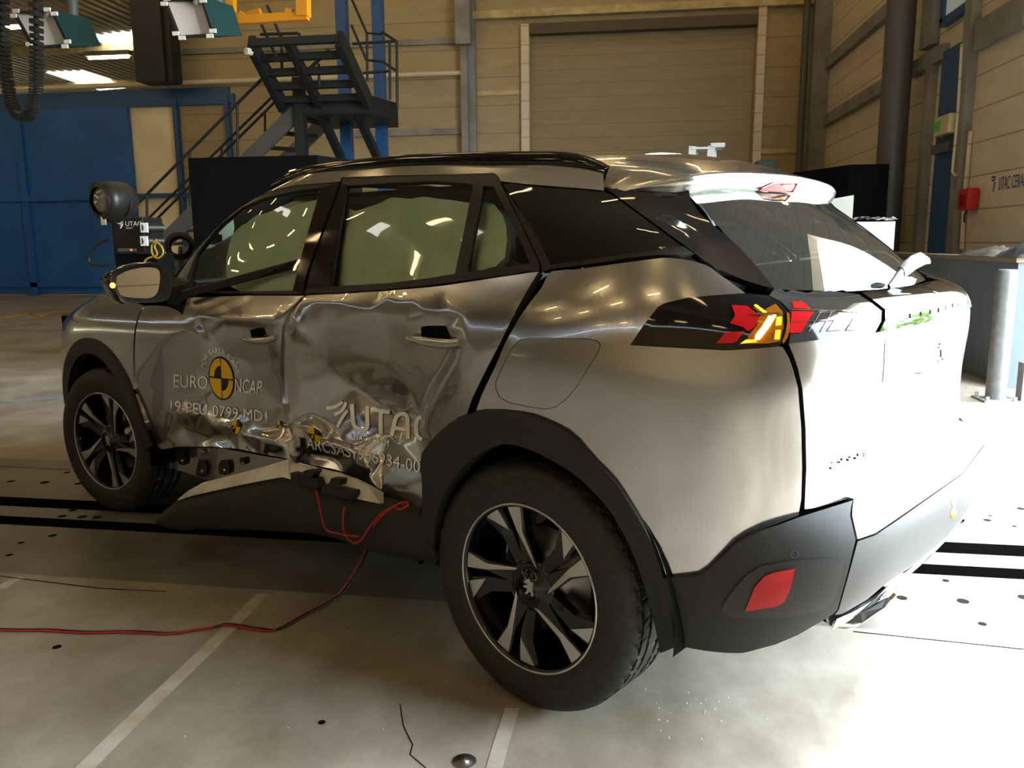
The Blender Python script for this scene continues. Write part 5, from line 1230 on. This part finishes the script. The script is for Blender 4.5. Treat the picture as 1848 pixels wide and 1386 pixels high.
# lettering on the right wall
V, F = text_2d('UTAC CERAM'); L = V[:, 0].max(); a, b = at_x(1801, 343, WX-.006), at_x(1846, 331, WX-.006)
w = abs(a[1]-b[1])*L/(text_2d('UTAC CERA')[0][:, 0].max()); hgt = .15
vs = [(WX-.006, a[1]-w*x/L, a[2]+hgt*(y/.73)) for x, y in V]; mb = MB(); mb.add(vs, F)
ws = mb.build('wall_lettering', mat('blue_lettering', (.02, .06, .26), .5)); tag(ws, 'blue laboratory name lettering painted on the pale right wall', 'lettering')
mb = MB()
for k in range(3):
    y0 = a[1]+.22-.012*k; z0 = a[2]+.15-.035*k; q4 = [(0, 0), (-.11+.03*k, -.01), (-.135+.025*k, .01), (-.05, .018)] if k < 2 else [(-.05, -.09), (-.08, -.085), (-.11, .01), (-.08, .015)]
    mb.add([(WX-.006, y0+u, z0+v) for u, v in q4], [(0, 1, 2, 3)])
mb.build('emblem', ws.data.materials[0], ws)

# ------------------------------------------------------------------ luminaires
def make_light():
    o = empty('ceiling_light', (0, 0, 0), 0, 'long warm tube light hanging under the hall roof', 'ceiling light', 'tube lights under the hall roof')
    m1 = MB(); m1.box((-.60, -.10, .03), (.60, .10, .14)); m1.build('housing', GREYST, o)
    m2 = MB(); m2.tube([(-.55, 0, 0), (-.53, 0, 0), (.53, 0, 0), (.55, 0, 0)], [.02, .036, .036, .02], 10); m2.build('tube', LAMPG, o); return o
L0 = make_light(); first = True
spots = [(x, y) for y in (-11, -6, 6, 10, 14) for x in (-15, -11.5, -8, -4.5, -1, 2.5)]
spots += [(x, -3.6) for x in (-12, -7.5, -3)]  # unseen row added to brighten the floor on the near side
spots += [(-9.6-2.9*k, 1.1) for k in range(5)]+[(-11.4-3.3*k, 2.7) for k in range(5)]+[(-23.4, 3.5), (-24.6, 4.2), (-1, 2), (2.3, 2), (-4.5, 2)]
spots += [tuple(at_z(196, 101, CZ-1.0)[:2]), tuple(at_z(12, 47, CZ-1.0)[:2])]
for i, (x, y) in enumerate(spots):
    o = L0 if i == 0 else copy_tree(L0); o.location = (x, y, CZ-1.05)
    if i >= len(spots)-2: o.scale = (1.5, 1.5, 1.5)
    if i == len(spots)-2: o['label'] = 'lit tube light below the two bright roof panels, left of the dark column'
    if i == len(spots)-1: o['label'] = 'lit tube light at the far left edge behind the flood lamp'

# ------------------------------------------------------------------ outdoors beyond the loading door
mb = MB(); mb.box((WX+.3, -60, -.12), (90, 70, -.01)); struct('ground_outside', mb, noise_mix(mat('pale_yard', (.5, .48, .44), .8), (.42, .40, .36), (.55, .53, .49), .6, 6))
random.seed(11); mb = MB()
for k in range(420):
    x, y, z = random.uniform(24, 29), random.uniform(-24, 20), 0; h = 4.6+1.2*math.sin(y*.5)+random.uniform(-.6, .6); z = random.uniform(0, h); r = random.uniform(.5, 1.0)
    c = np.array([x, y, z]); R3 = [c+r*np.array(v)*random.uniform(.7, 1.2) for v in ((1, 0, 0), (-1, 0, 0), (0, 1, 0), (0, -1, 0), (0, 0, 1), (0, 0, -1))]
    mb.add(R3, [(0, 2, 4), (2, 1, 4), (1, 3, 4), (3, 0, 4), (2, 0, 5), (1, 2, 5), (3, 1, 5), (0, 3, 5)])
tag(mb.build('hedge_outside', noise_mix(mat('hedge_leaves', (.12, .25, .03), .8), (.06, .15, .015), (.26, .42, .06), 2, 8)), 'green hedge across the sunlit yard outside the loading door', 'hedge', kind='stuff')

# ------------------------------------------------------------------ things standing in the hall
# bollard
p = at_z(1796, 722); zt = at_y(1821, 486, p[1])[2]; bo = empty('bollard', (p[0], p[1], 0), 0, 'grey steel bollard bolted to the floor before the blue low wall', 'bollard')
GALV = noise_mix(mat('galvanised_steel', (.42, .42, .41), .45), (.095, .095, .095), (.14, .137, .135), 14, 6)
mb = MB(); mb.lathe([(.074, .01), (.074, zt-.02), (.070, zt-.006), (.060, zt), (0, zt+.002)], (0, 0, 0), (0, 0, 1), 32); mb.build('post', GALV, bo)
mb = MB(); mb.box((-.13, -.13, 0), (.13, .13, .014)); mb.build('base_plate', GREYST, bo)
for sx in (-1, 1):
    for sy in (-1, 1): mb = MB(); mb.cyl((sx*.10, sy*.10, .01), (sx*.10, sy*.10, .045), .016, 6); mb.build('bolt', ALLOY, bo)
# blue low wall
BW = noise_mix(mat('blue_grey_panel', (.16, .20, .25), .55), (.075, .10, .13), (.11, .14, .175), 1.5, 6)
bl = empty('low_wall', (0, 0, 0), 0, 'blue grey low barrier wall in front of the right wall', 'barrier')
mb = MB(); mb.box((3.0, 4.55, 0), (3.15, 8.8, 1.06)); mb.box((3.15, 4.55, 0), (3.95, 4.70, 1.06)); mb.build('panel', BW, bl)
mb = MB(); mb.box((2.97, 4.52, 1.06), (3.18, 8.82, 1.10)); mb.box((3.18, 4.52, 1.06), (3.95, 4.73, 1.10)); mb.build('coping', mat('dirty_coping', (.17, .14, .09), .8), bl)
mb = MB(); a = at_z(1842, 722); mb.box((a[0]-.02, a[1]-.05, 0), (a[0]+.10, a[1]+.05, .30)); mb.build('end_post', GREYST, bl)
mb = MB(); random.seed(3); a0, a1 = at_x(1745, 455, 3.1)[1], at_x(1860, 455, 3.1)[1]
def rag(y0, y1, zt, name, m, label, seed, x0=2.97, x1=3.3):
    rs = random.Random(seed); nu, nv = 22, 10; vs = []
    for i in range(nu):
        for j in range(nv):
            t, s = i/(nu-1), j/(nv-1); edge = min(1, 6*min(t, 1-t))*min(1, 5*min(s, 1-s))
            vs.append((x0+(x1-x0)*s+rs.uniform(-.012, .012), y0+(y1-y0)*t+rs.uniform(-.012, .012), 1.103+edge*(zt*(.45+.55*math.sin(5*t+seed)*math.sin(3*s+seed))+rs.uniform(0, .35)*zt)))
    mbr = MB(); mbr.add(vs, [(i*nv+j, (i+1)*nv+j, (i+1)*nv+j+1, i*nv+j+1) for i in range(nu-1) for j in range(nv-1)], 0, True); return tag(mbr.build(name, m), label, 'sack')
rag(at_x(1812, 455, 3.1)[1], at_x(1752, 455, 3.1)[1], .075, 'folded_sack', mat('brown_cloth', (.035, .026, .014), .9), 'brown folded sack lying on the blue low wall', 2)
rag(at_x(1870, 455, 3.1)[1], at_x(1818, 455, 3.1)[1], .10, 'dark_rag', mat('dark_cloth', (.012, .010, .008), .9), 'dark crumpled rag on the low wall right of the brown sack', 6)
# crumpled barrier block and plate behind the car
bb = empty('barrier_block', (0, 0, 0), 0, 'pale crushed honeycomb block standing behind the rear of the car', 'crash barrier')
Y = 3.0; A = at_y(1546, 392, Y); B = at_y(1621, 392, Y); random.seed(4); mb = MB(); nu, nv = 16, 8; vs = []
for i in range(nu):
    for j in range(nv): x = A[0]+(B[0]-A[0])*i/(nu-1); vs.append((x, Y+.45*j/(nv-1), A[2]+random.uniform(-.008, .006)-(.012 if i in (0, nu-1) else 0)))
mb.add(vs, [(i*nv+j, (i+1)*nv+j, (i+1)*nv+j+1, i*nv+j+1) for i in range(nu-1) for j in range(nv-1)])
mb.box((A[0]+.01, Y+.02, .35), (B[0]-.01, Y+.43, A[2]-.03)); mb.build('core', noise_mix(mat('crushed_foil', (.6, .6, .58), .4, .3), (.30, .30, .29), (.75, .75, .73), 9, 8, bump=.6), bb)
mb = MB(); mb.box((A[0]-.1, Y+.05, 0), (B[0]+.05, Y+.42, .35)); mb.build('trolley', DARKST, bb)
mb = MB(); A = at_y(1500, 356, 6.9); B = at_y(1541, 352, 6.9); mb.prism([(A[0]-.3, 6.9, 0), (B[0], 6.9, 0), (B[0], 6.9, B[2]), (A[0], 6.9, A[2]-.02), (A[0]-.3, 6.9, A[2]-.12)], (0, .04, 0)); tag(mb.build('steel_sheet', mat('streaky_sheet', (.10, .095, .08), .35, .6)), 'scratched upright metal sheet left of the pale block behind the spoiler', 'metal sheet')
# black case
bc = empty('equipment_case', (0, 0, 0), 0, 'big matte black case standing near the right wall behind the car', 'case')
Y = 9.7; A = at_y(1534, 297, Y); B = at_y(1606, 296, Y); C_ = at_z(1500, 307, A[2]); 
mb = MB(); mb.prism([(A[0], A[1], .25), (B[0], B[1], .25), (B[0]-.55, B[1]+1.3, .25), (A[0]-.55, A[1]+1.3, .25)], (0, 0, A[2]-.25)); mb.build('box', BLACKM, bc, bevel=.01)
for dx, dy in ((.1, .1), (B[0]-A[0]-.1, .1), (-.3, 1.1), (B[0]-A[0]-.5, 1.1)): mb = MB(); mb.box((A[0]+dx-.05, Y+dy-.05, 0), (A[0]+dx+.05, Y+dy+.05, .25)); mb.build('leg', BLACKP, bc)
# teal cabinet behind the roof
mb = MB(); Y = 13.5; A = at_y(1367, 290, Y); B = at_y(1402, 290, Y); mb.box((A[0], Y, 0), (B[0], Y+.5, A[2])); tag(mb.build('teal_cabinet', mat('dull_teal', (.06, .10, .10), .6), bevel=.02), 'dull teal cabinet against the far wall right of the roller shutter', 'cabinet')
# step ladder
ld = empty('step_ladder', (0, 0, 0), 0, 'aluminium step ladder standing behind the car roof', 'ladder'); Y = 5.6
tl, tr = at_y(1250, 264, Y), at_y(1284, 262, Y); zt = tl[2]
for s_, x in ((0, tl[0]), (1, tr[0])):
    mb = MB(); mb.bar((x-.10, Y-.0, 0), (x, Y, zt), .07, .03, up=(0, 1, 0)); mb.build('front_stile', GREYST, ld)
    mb = MB(); mb.bar((x+.10, Y+1.0, 0), (x+.05, Y+.25, zt), .05, .03, up=(0, 1, 0)); mb.build('rear_leg', GREYST, ld)
for k in range(1, 7): mb = MB(); z = zt*k/7; mb.box((tl[0]-.10+.1*k/7, Y-.05, z-.02), (tr[0]-.1+.1*k/7, Y+.05, z)); mb.build('tread', GREYST, ld)
mb = MB(); A = at_y(1288, 258, Y); mb.box((tl[0]-.01, Y-.02, zt-.03), (tr[0]+.02, Y+.26, zt-.01)); mb.box((tr[0]-.01, Y-.02, zt-.015), (at_y(1308, 262, Y)[0], Y+.26, zt+.025)); mb.build('top_tray', GREYST, ld)
# black board behind the front of the car
Y = 5.2; A, B = at_y(339, 284, Y), at_y(572, 281, Y); zt = (A[2]+B[2])/2; C_ = at_z(652, 291, zt)
bd = empty('black_board', (0, 0, 0), 0, 'tall matte black screen box standing beyond the front doors', 'screen')
mb = MB(); D_ = C_+(A-B); mb.prism([(A[0], A[1], .12), (B[0], B[1], .12), (C_[0], C_[1], .12), (D_[0], D_[1], .12)], (0, 0, zt-.12)); mb.build('box', BLACKM, bd)
for q in (A, B, C_, D_): c0 = (A+B+C_+D_)/4; q2 = c0+(q-c0)*.92; mb = MB(); mb.box((q2[0]-.05, q2[1]-.05, 0), (q2[0]+.05, q2[1]+.05, .12)); mb.build('foot', BLACKP, bd)
# studio lamp on its stand
Y = 5.0; c = at_y(184, 362, Y); lp = empty('studio_lamp', (c[0], c[1], 0), 0, 'black round studio lamp on a stand before the blue sliding door', 'studio lamp')
zc = c[2]; ax = np.array([-.35, -.93, -.05]); ax /= np.linalg.norm(ax); bk = -ax
mb = MB(); mb.lathe([(.135, .04), (.165, .02), (.170, -.03), (.150, -.06)], (0, 0, zc), -bk*-1*-1, 28); mb.lathe([(.155, -.02), (.185, -.02), (.190, .06), (.185, .24), (.14, .32), (0, .33)], (0, 0, zc), bk, 28)
mb.build('lamp_body', mat('lamp_black', (.018, .017, .015), .4), lp)
mb = MB(); mb.lathe([(.145, .005), (.12, -.02), (.07, -.04), (0, -.048)], (0, 0, zc), bk, 28); mb.build('lens', mat('lamp_lens', (.16, .145, .12), .15, coat=1), lp)
mb = MB(); t = [np.array([0, 0, zc])+bk*.12+np.array([.205*math.cos(a), .0, .215*math.sin(a)]) for a in np.linspace(math.pi, 2*math.pi, 13)]; mb.tube(t, .012, 8); mb.build('yoke', BLACKP, lp)
mb = MB(); q = np.array([0, 0, zc-.215])+bk*.12; mb.cyl(q, (q[0], q[1], .05), .03, 12); mb.build('pole', BLACKP, lp)
for a in (0, 2.1, 4.2): mb = MB(); mb.cyl((q[0], q[1], .45), (q[0]+.45*math.cos(a), q[1]+.45*math.sin(a), .015), .015, 8); mb.build('leg', BLACKP, lp)
mb = MB(); A = at_y(187, 397, Y)-np.array([c[0], c[1], 0]); mb.box((A[0]-.025, A[1]-.01, A[2]-.05), (A[0]+.025, A[1]+.005, A[2]+.05)); mb.build('rating_tag', mat('cream_tag', (.6, .5, .3), .6), lp)
# camera and control rig
Y = 4.7; A, B = at_y(203, 392, Y), at_y(262, 456, Y); rg = empty('camera_rig', (A[0], Y, 0), 0, 'black camera rig cabinet with white laboratory logo, left of the car mirror', 'camera rig')
w = B[0]-A[0]; z0, z1 = B[2], A[2]
mb = MB(); mb.box((0, 0, z0), (w, .35, z1)); mb.build('cabinet', BLACKP, rg, bevel=.01)
mb = MB(); mb.box((-.03, .04, .03), (w+.10, .34, z0-.01)); mb.build('pedestal', BLACKM, rg)
def face(px, py): q = at_y(px, py, Y-.004); return (q[0]-A[0], q[1]-Y, q[2])
V, F = text_2d('UTAC'); q0, q1 = face(226, 408), face(255, 399); mb = MB(); mb.add([(q0[0]+(q1[0]-q0[0])*x/V[:, 0].max(), q0[1], q0[2]+(q1[2]-q0[2])*y/.72) for x, y in V], F); mb.build('logo_lettering', WHITEV, rg)
V, F = text_2d('CERAM'); q0, q1 = face(227, 413), face(239, 410); mb = MB(); mb.add([(q0[0]+(q1[0]-q0[0])*x/V[:, 0].max(), q0[1], q0[2]+(q1[2]-q0[2])*y/.72) for x, y in V], F); mb.build('logo_lettering', WHITEV, rg)
mb = MB(); mb.add([face(*q) for q in [(210, 403), (217, 402), (222, 398), (218, 404)]], [(0, 1, 2, 3)]); mb.add([face(*q) for q in [(214, 406), (219, 405), (223, 400), (220, 407)]], [(0, 1, 2, 3)]); mb.add([face(*q) for q in [(216, 412), (219, 412), (223, 404), (220, 405)]], [(0, 1, 2, 3)]); mb.build('logo_emblem', WHITEV, rg)
for px, py in ((268, 411), (268, 435)):
    q = at_y(px, py, Y-.06)-np.array([A[0], Y, 0]); mb = MB(); d = np.array([-.5, -.86, 0]); mb.cyl(q+d*.08, q-d*.14, .042, 18); cm_ = mb.build('camera', BLACKP, rg)
    mb = MB(); mb.box(q+np.array([-.035, -.08, -.045]), q+np.array([.035, -.06, .045])); mb.build('white_hood', WHITEV, cm_)
mb = MB(); a, b = face(214, 454), face(246, 448); mb.box((a[0], -.012, a[2]), (b[0], -.002, b[2])); sp2 = mb.build('switch_strip', mat('strip_grey', (.12, .11, .09), .5), rg)
mb = MB(); a = face(238, 451); mb.box((a[0]-.008, -.018, a[2]-.008), (a[0]+.008, -.012, a[2]+.008)); mb.build('red_led', mat('led_red', (1, .1, .05), .4, emit=(1, .05, .02), emit_s=5), sp2)
def cable(name, pts, r, m, label, grp=None, n=6):
    mb = MB(); mb.tube(smooth_line(pts, n), r, 7); return tag(mb.build(name, m), label, 'cable', grp)
YC = mat('yellow_cable', (.40, .24, .01), .5)
cable('yellow_cable', [at_y(a, b, Y-.05) for a, b in ((282, 432), (274, 442), (275, 458), (284, 466), (294, 458), (292, 446), (283, 438), (279, 446), (283, 460), (262, 470), (258, 500))]+[at_y(258, 538, Y-.05)], .010, YC, 'yellow cable looped beside the camera rig')
cable('black_hose', [at_y(a, b, Y-.08) for a, b in ((196, 432), (178, 440), (164, 456), (160, 468), (166, 477), (184, 479), (198, 478))], .016, BLACKP, 'black hose looping out left of the camera rig')
cable('yellow_floor_cable', [at_z(a, b, .012) for a, b in ((-30, 570), (0, 572), (30, 571), (55, 565), (62, 569), (75, 571), (100, 564), (128, 563), (175, 560))], .014, YC, 'yellow cable lying across the floor at the left edge')
# tripod dolly beside the rig
td = empty('tripod_dolly', (0, 0, 0), 0, 'dark tripod with a round head between the rig and the black screen', 'tripod'); Y = 5.7
q = at_y(325, 445, Y); mb = MB(); mb.lathe([(.10, -.08), (.15, -.06), (.16, 0), (.15, .06), (.10, .08)], q, (.4, -.9, .2), 24); mb.build('head', BLACKP, td)
for k_, (a, b) in enumerate(((300, 520), (330, 520), (350, 520))): e = at_y(a, b, Y-.2+.2*k_); mb = MB(); mb.cyl(q, (e[0], e[1], .01), .018, 8); mb.build('leg', GREYST, td)
# overhead: two flood lamps, cable chain, yellow lifting frame
def flood(front, vec, Y, label):
    o = empty('flood_lamp', (0, 0, 0), 0, label, 'flood lamp'); P = [at_y(a, b, Y) for a, b in front]; c = np.mean(P, 0); vec = np.array(vec, float)
    big = [c+(p-c)*1.16 for p in P]; back = [c+(p-c)*.9+vec for p in P]
    mb = MB(); mb.add(big+back, [(i, (i+1) % 4, 4+(i+1) % 4, 4+i) for i in range(4)]+[(4, 5, 6, 7)]); mb.build('hood', TEAL, o)
    mb = MB(); mb.add(big+P+[p+vec*.05 for p in P], [(i, (i+1) % 4, 4+(i+1) % 4, 4+i) for i in range(4)]+[(4+i, 4+(i+1) % 4, 8+(i+1) % 4, 8+i) for i in range(4)]); mb.build('frame', BLACKP, o)
    mb = MB(); mid0, mid1 = (P[0]*.45+P[1]*.55)+vec*.22, (P[3]*.55+P[2]*.45)+vec*.22
    F0 = [p+vec*.04 for p in P]; mb.add([F0[0], mid0, mid1, F0[3]], [(0, 1, 2, 3)], 0); mb.add([mid0, F0[1], F0[2], mid1], [(0, 1, 2, 3)], 0); mb.build('reflector', SILVER, o)
    mb = MB(); q = (P[0]*.15+P[1]*.85)*.8+c*.2+vec*.03; mb.cyl(q, q+np.array([.05, 0, .04]), .022, 10); mb.build('bulb', GREYST, o)
    for i in range(4):
        for t in (.12, .88): q = big[i]*(1-t)+big[(i+1) % 4]*t; mb = MB(); mb.box(q-np.array([.03, .012, .016]), q+np.array([.03, .004, .016])); mb.build('clip', WHITEV, o)
    mb = MB(); mb.cyl(back[0]*.5+back[1]*.5, (back[0]*.5+back[1]*.5)+np.array([0, .2, 3.0]), .05, 10); mb.build('hanger', DARKST, o)
    return o
flood([(28, 25), (92, 22), (119, 79), (60, 83)], (.16, .30, .03), 4.2, 'teal flood lamp with silver reflector hanging at the top left corner')
flood([(300, 3), (361, -2), (381, 60), (324, 64)], (.16, .30, .03), 4.2, 'teal flood lamp with silver reflector left of the yellow lifting frame')
ch = smooth_line([at_y(a, b, 4.0) for a, b in ((4, -30), (5, 60), (9, 120), (17, 170), (28, 202), (42, 213), (56, 203), (64, 170), (66, 130), (66, 70), (64, -30))], 7)
mb = MB()
for i in range(len(ch)-1):
    p, q = np.array(ch[i]), np.array(ch[i+1]); d = q-p; mb.bar(p-d*.02, p+d*.62, .055, .11, up=(0, 1, 0))
    mb.bar(p, q, .03, .03, up=(0, 1, 0))
tag(mb.build('cable_chain', BLACKP), 'black cable drag chain hanging in a loop at the top left', 'cable chain')
yf = empty('lifting_frame', (0, 0, 0), 0, 'yellow steel lifting frame hanging at the top above the stairs', 'lifting frame'); Y = 4.6
def ybar(a, b, w, name='beam', dy=0): mb = MB(); mb.bar(at_y(*a, Y+dy), at_y(*b, Y+dy), w, w, up=(0, 1, 0)); mb.build(name, YEL, yf)
ybar((410, 38), (556, 29), .07, 'cross_beam'); ybar((417, 38), (421, -260), .07, 'upright'); ybar((548, 30), (545, -260), .10, 'upright'); ybar((521, 29), (523, 16), .06, 'lug'); ybar((433, 32), (440, 24), .05, 'lug'); ybar((416, 36), (470, 20), .05, 'side_beam', .5)
mb = MB(); mb.bar(at_y(402, -262, Y), at_y(700, -262, Y), .2, .25, up=(0, 1, 0)); mb.build('crane_girder', YEL, yf)
# red cable from the car's sill to the left edge of the floor
RC1 = [RC@car_y(a, b, y) for a, b, y in ((733, 914, -.90), (724, 908, -.915), (714, 914, -.92), (722, 919, -.925), (736, 912, -.92), (730, 906, -.92), (704, 918, -.92), (678, 944, -.93), (662, 975, -.935), (650, 1000, -.94), (641, 1004, -.945), (640, 998, -.945), (648, 985, -.94))]
fl_ = [(662, 985), (640, 1030), (610, 1072), (585, 1090), (545, 1110), (520, 1125), (490, 1138), (460, 1136), (430, 1131), (400, 1128), (380, 1133), (350, 1138), (300, 1144), (230, 1141), (150, 1142), (80, 1138), (30, 1138), (-40, 1136)]
P = RC1[:8]+[at_z(a, b, h) for (a, b), h in zip(fl_, [.17, .06]+[.006]*20)]
cable('red_cable', P, .0034, REDCABLE, 'thin red cable running from the car sill across the floor to the left')
cable('black_cable', [p+np.array([.012, .01, .0]) for p in P[8:]], .0035, BLACKP, 'thin black cable lying alongside the red cable on the floor')
cable('red_wire_loop', [RC@car_y(a, b, y) for a, b, y in ((716, 912, -.92), (690, 925, -.93), (668, 950, -.935), (655, 970, -.94), (642, 980, -.94), (628, 972, -.94), (620, 955, -.935), (619, 932, -.93), (622, 915, -.925))], .0032, REDCABLE, 'short red wire loop hanging on the black sill moulding')
cable('red_wire_tail', [RC@car_y(a, b, y) for a, b, y in ((570, 884, -.945), (574, 900, -.95), (580, 930, -.955), (588, 955, -.955), (606, 962, -.955), (625, 966, -.95), (648, 968, -.945))], .0030, REDCABLE, 'red wire end hanging below the moulding clips')

# ------------------------------------------------------------------ staircase
st = empty('staircase', (0, 0, 0), 0, 'dark steel staircase with landing and handrails before the far wall', 'staircase')
def sbar(p, q, w, h, name, m=NAVY, up=(0, 0, 1)): mb = MB(); mb.bar(p, q, w, h, up); return mb.build(name, m, st)
def stube(pts, r, name, m=NAVY): mb = MB(); mb.tube(pts, r, 8); return mb.build(name, m, st)
Y1, Y2 = 10.2, 11.4
def vpost(px, Y, top, w, m, yref=150): x = at_y(px, yref, Y)[0]; sbar((x, Y, 0), (x, Y, top), w, w, 'post', m, up=(0, 1, 0))
vpost(622, Y2, 8.9, .18, BLUEST); vpost(686, Y2+.3, 8.9, .18, BLUEST); vpost(539, Y1, at_y(539, 140, Y1)[2], .16, NAVY)
# braces
sbar(at_y(575, 195, Y1+.2), at_y(622, 300, Y2), .12, .12, 'brace'); sbar(at_y(640, 195, Y1+.2), at_y(688, 300, Y2+.3), .12, .12, 'brace')
# landing
L1, L2, L3 = at_y(509, 190, Y1), at_y(664, 184, Y1), at_y(718, 192, Y1+.5); zl = (L1[2]+L2[2])/2
mb = MB(); mb.prism([(L1[0], Y1, zl-.16), (L2[0], Y1, zl-.16), (at_y(718, 190, Y1+.9)[0], Y1+.9, zl-.16), (at_y(718, 190, Y2+.5)[0], Y2+.5, zl-.16), (L1[0]+.2, Y2+.5, zl-.16)], (0, 0, .28)); mb.build('landing', NAVY, st)
# upper flight towards the hall
T1, T2 = at_y(453, 78, Y1-1.3), at_y(612, 70, Y1-1.3); B1, B2 = at_y(510, 190, Y1), at_y(664, 184, Y1)
sbar(B1, T1, .10, .26, 'stringer'); sbar(B2, T2, .10, .26, 'stringer'); sbar((B1+B2)/2*1.0-np.array([.1, 0, 0]), (T1+T2)/2-np.array([.1, 0, 0]), .10, .16, 'stringer')
for k_ in range(5):
    t = (k_+.4)/4.4; mb = MB(); a, b = B1*(1-t)+T1*t, B2*(1-t)+T2*t; mb.bar(a, b, .12, .10); mb.build('tread', NAVY, st)
# lower flight
S1a, S1b = at_y(538, 200, Y1), at_y(232, 500, Y1); S2a = at_y(600, 207, Y2); S2b = S2a+(S1b-S1a)
S1b = S1a+(S1b-S1a)*((S1a[2]-.05)/(S1a[2]-S1b[2])); S2b = S2a+(S2b-S2a)*((S2a[2]-.05)/(S2a[2]-S2b[2]))
sbar(S1a, S1b, .06, .24, 'stringer', DARKST); sbar(S2a, S2b, .06, .24, 'stringer', DARKST)
for k_ in range(15):
    t = (k_+.5)/15; a, b = S1a*(1-t)+S1b*t, S2a*(1-t)+S2b*t; mb = MB(); mb.bar(a, b, .27, .045); mb.build('tread', NAVY, st)
H1a, H1b = at_y(482, 133, Y1), at_y(228, 388, Y1); stube([H1a, H1b], .026, 'handrail')
H2a, H2b = at_y(500, 166, Y2), at_y(262, 400, Y2); stube([H2a, H2b], .024, 'handrail'); H3a, H3b = at_y(502, 178, Y2), at_y(270, 408, Y2); stube([H3a, H3b], .024, 'mid_rail')
for a, b, c_, Yp in ((428, 186, 285, Y1), (343, 272, 390, Y1), (478, 205, 262, Y2), (325, 330, 400, Y2), (400, 268, 330, Y2), (265, 350, 440, Y1), (509, 195, 240, Y1)): stube([at_y(a, b, Yp), at_y(a+1, c_, Yp)], .022, 'baluster')
# upper rails at the right and over the upper flight
for pts in ([(632, -8), (662, 60), (690, 61)], [(634, 45), (661, 108), (690, 111)], [(636, 79), (716, 74)], [(689, 57), (716, 75)], [(690, 111), (714, 127)], [(655, 132), (705, 128)]): stube([at_y(a, b, Y1+.6) for a, b in pts], .022, 'handrail')
for a, b, c_ in ((662, 58, 146), (703, 76, 180), (716, 73, 196)): stube([at_y(a, b, Y1+.6), at_y(a+1, c_, Y1+.6)], .022, 'baluster')
for pts in ([(482, 10), (506, 65)], [(470, 40), (500, 105)], [(470, 62), (538, 60)]): stube([at_y(a, b, Y1-1.2) for a, b in pts], .022, 'handrail')
for a, b, c_ in ((508, 60, 130), (540, 60, 75), (575, 115, 155)): stube([at_y(a, b, Y1-.6), at_y(a+1, c_, Y1-.6)], .022, 'baluster')
stube([at_y(544, 138, Y1), at_y(594, 90, Y1)], .03, 'brace')
mb = MB(); q = at_y(454, 94, Y1-1.3); mb.cyl(q, q+np.array([-.05, -.08, 0]), .05, 12); mb.build('lamp_cap', WHITEV, st)
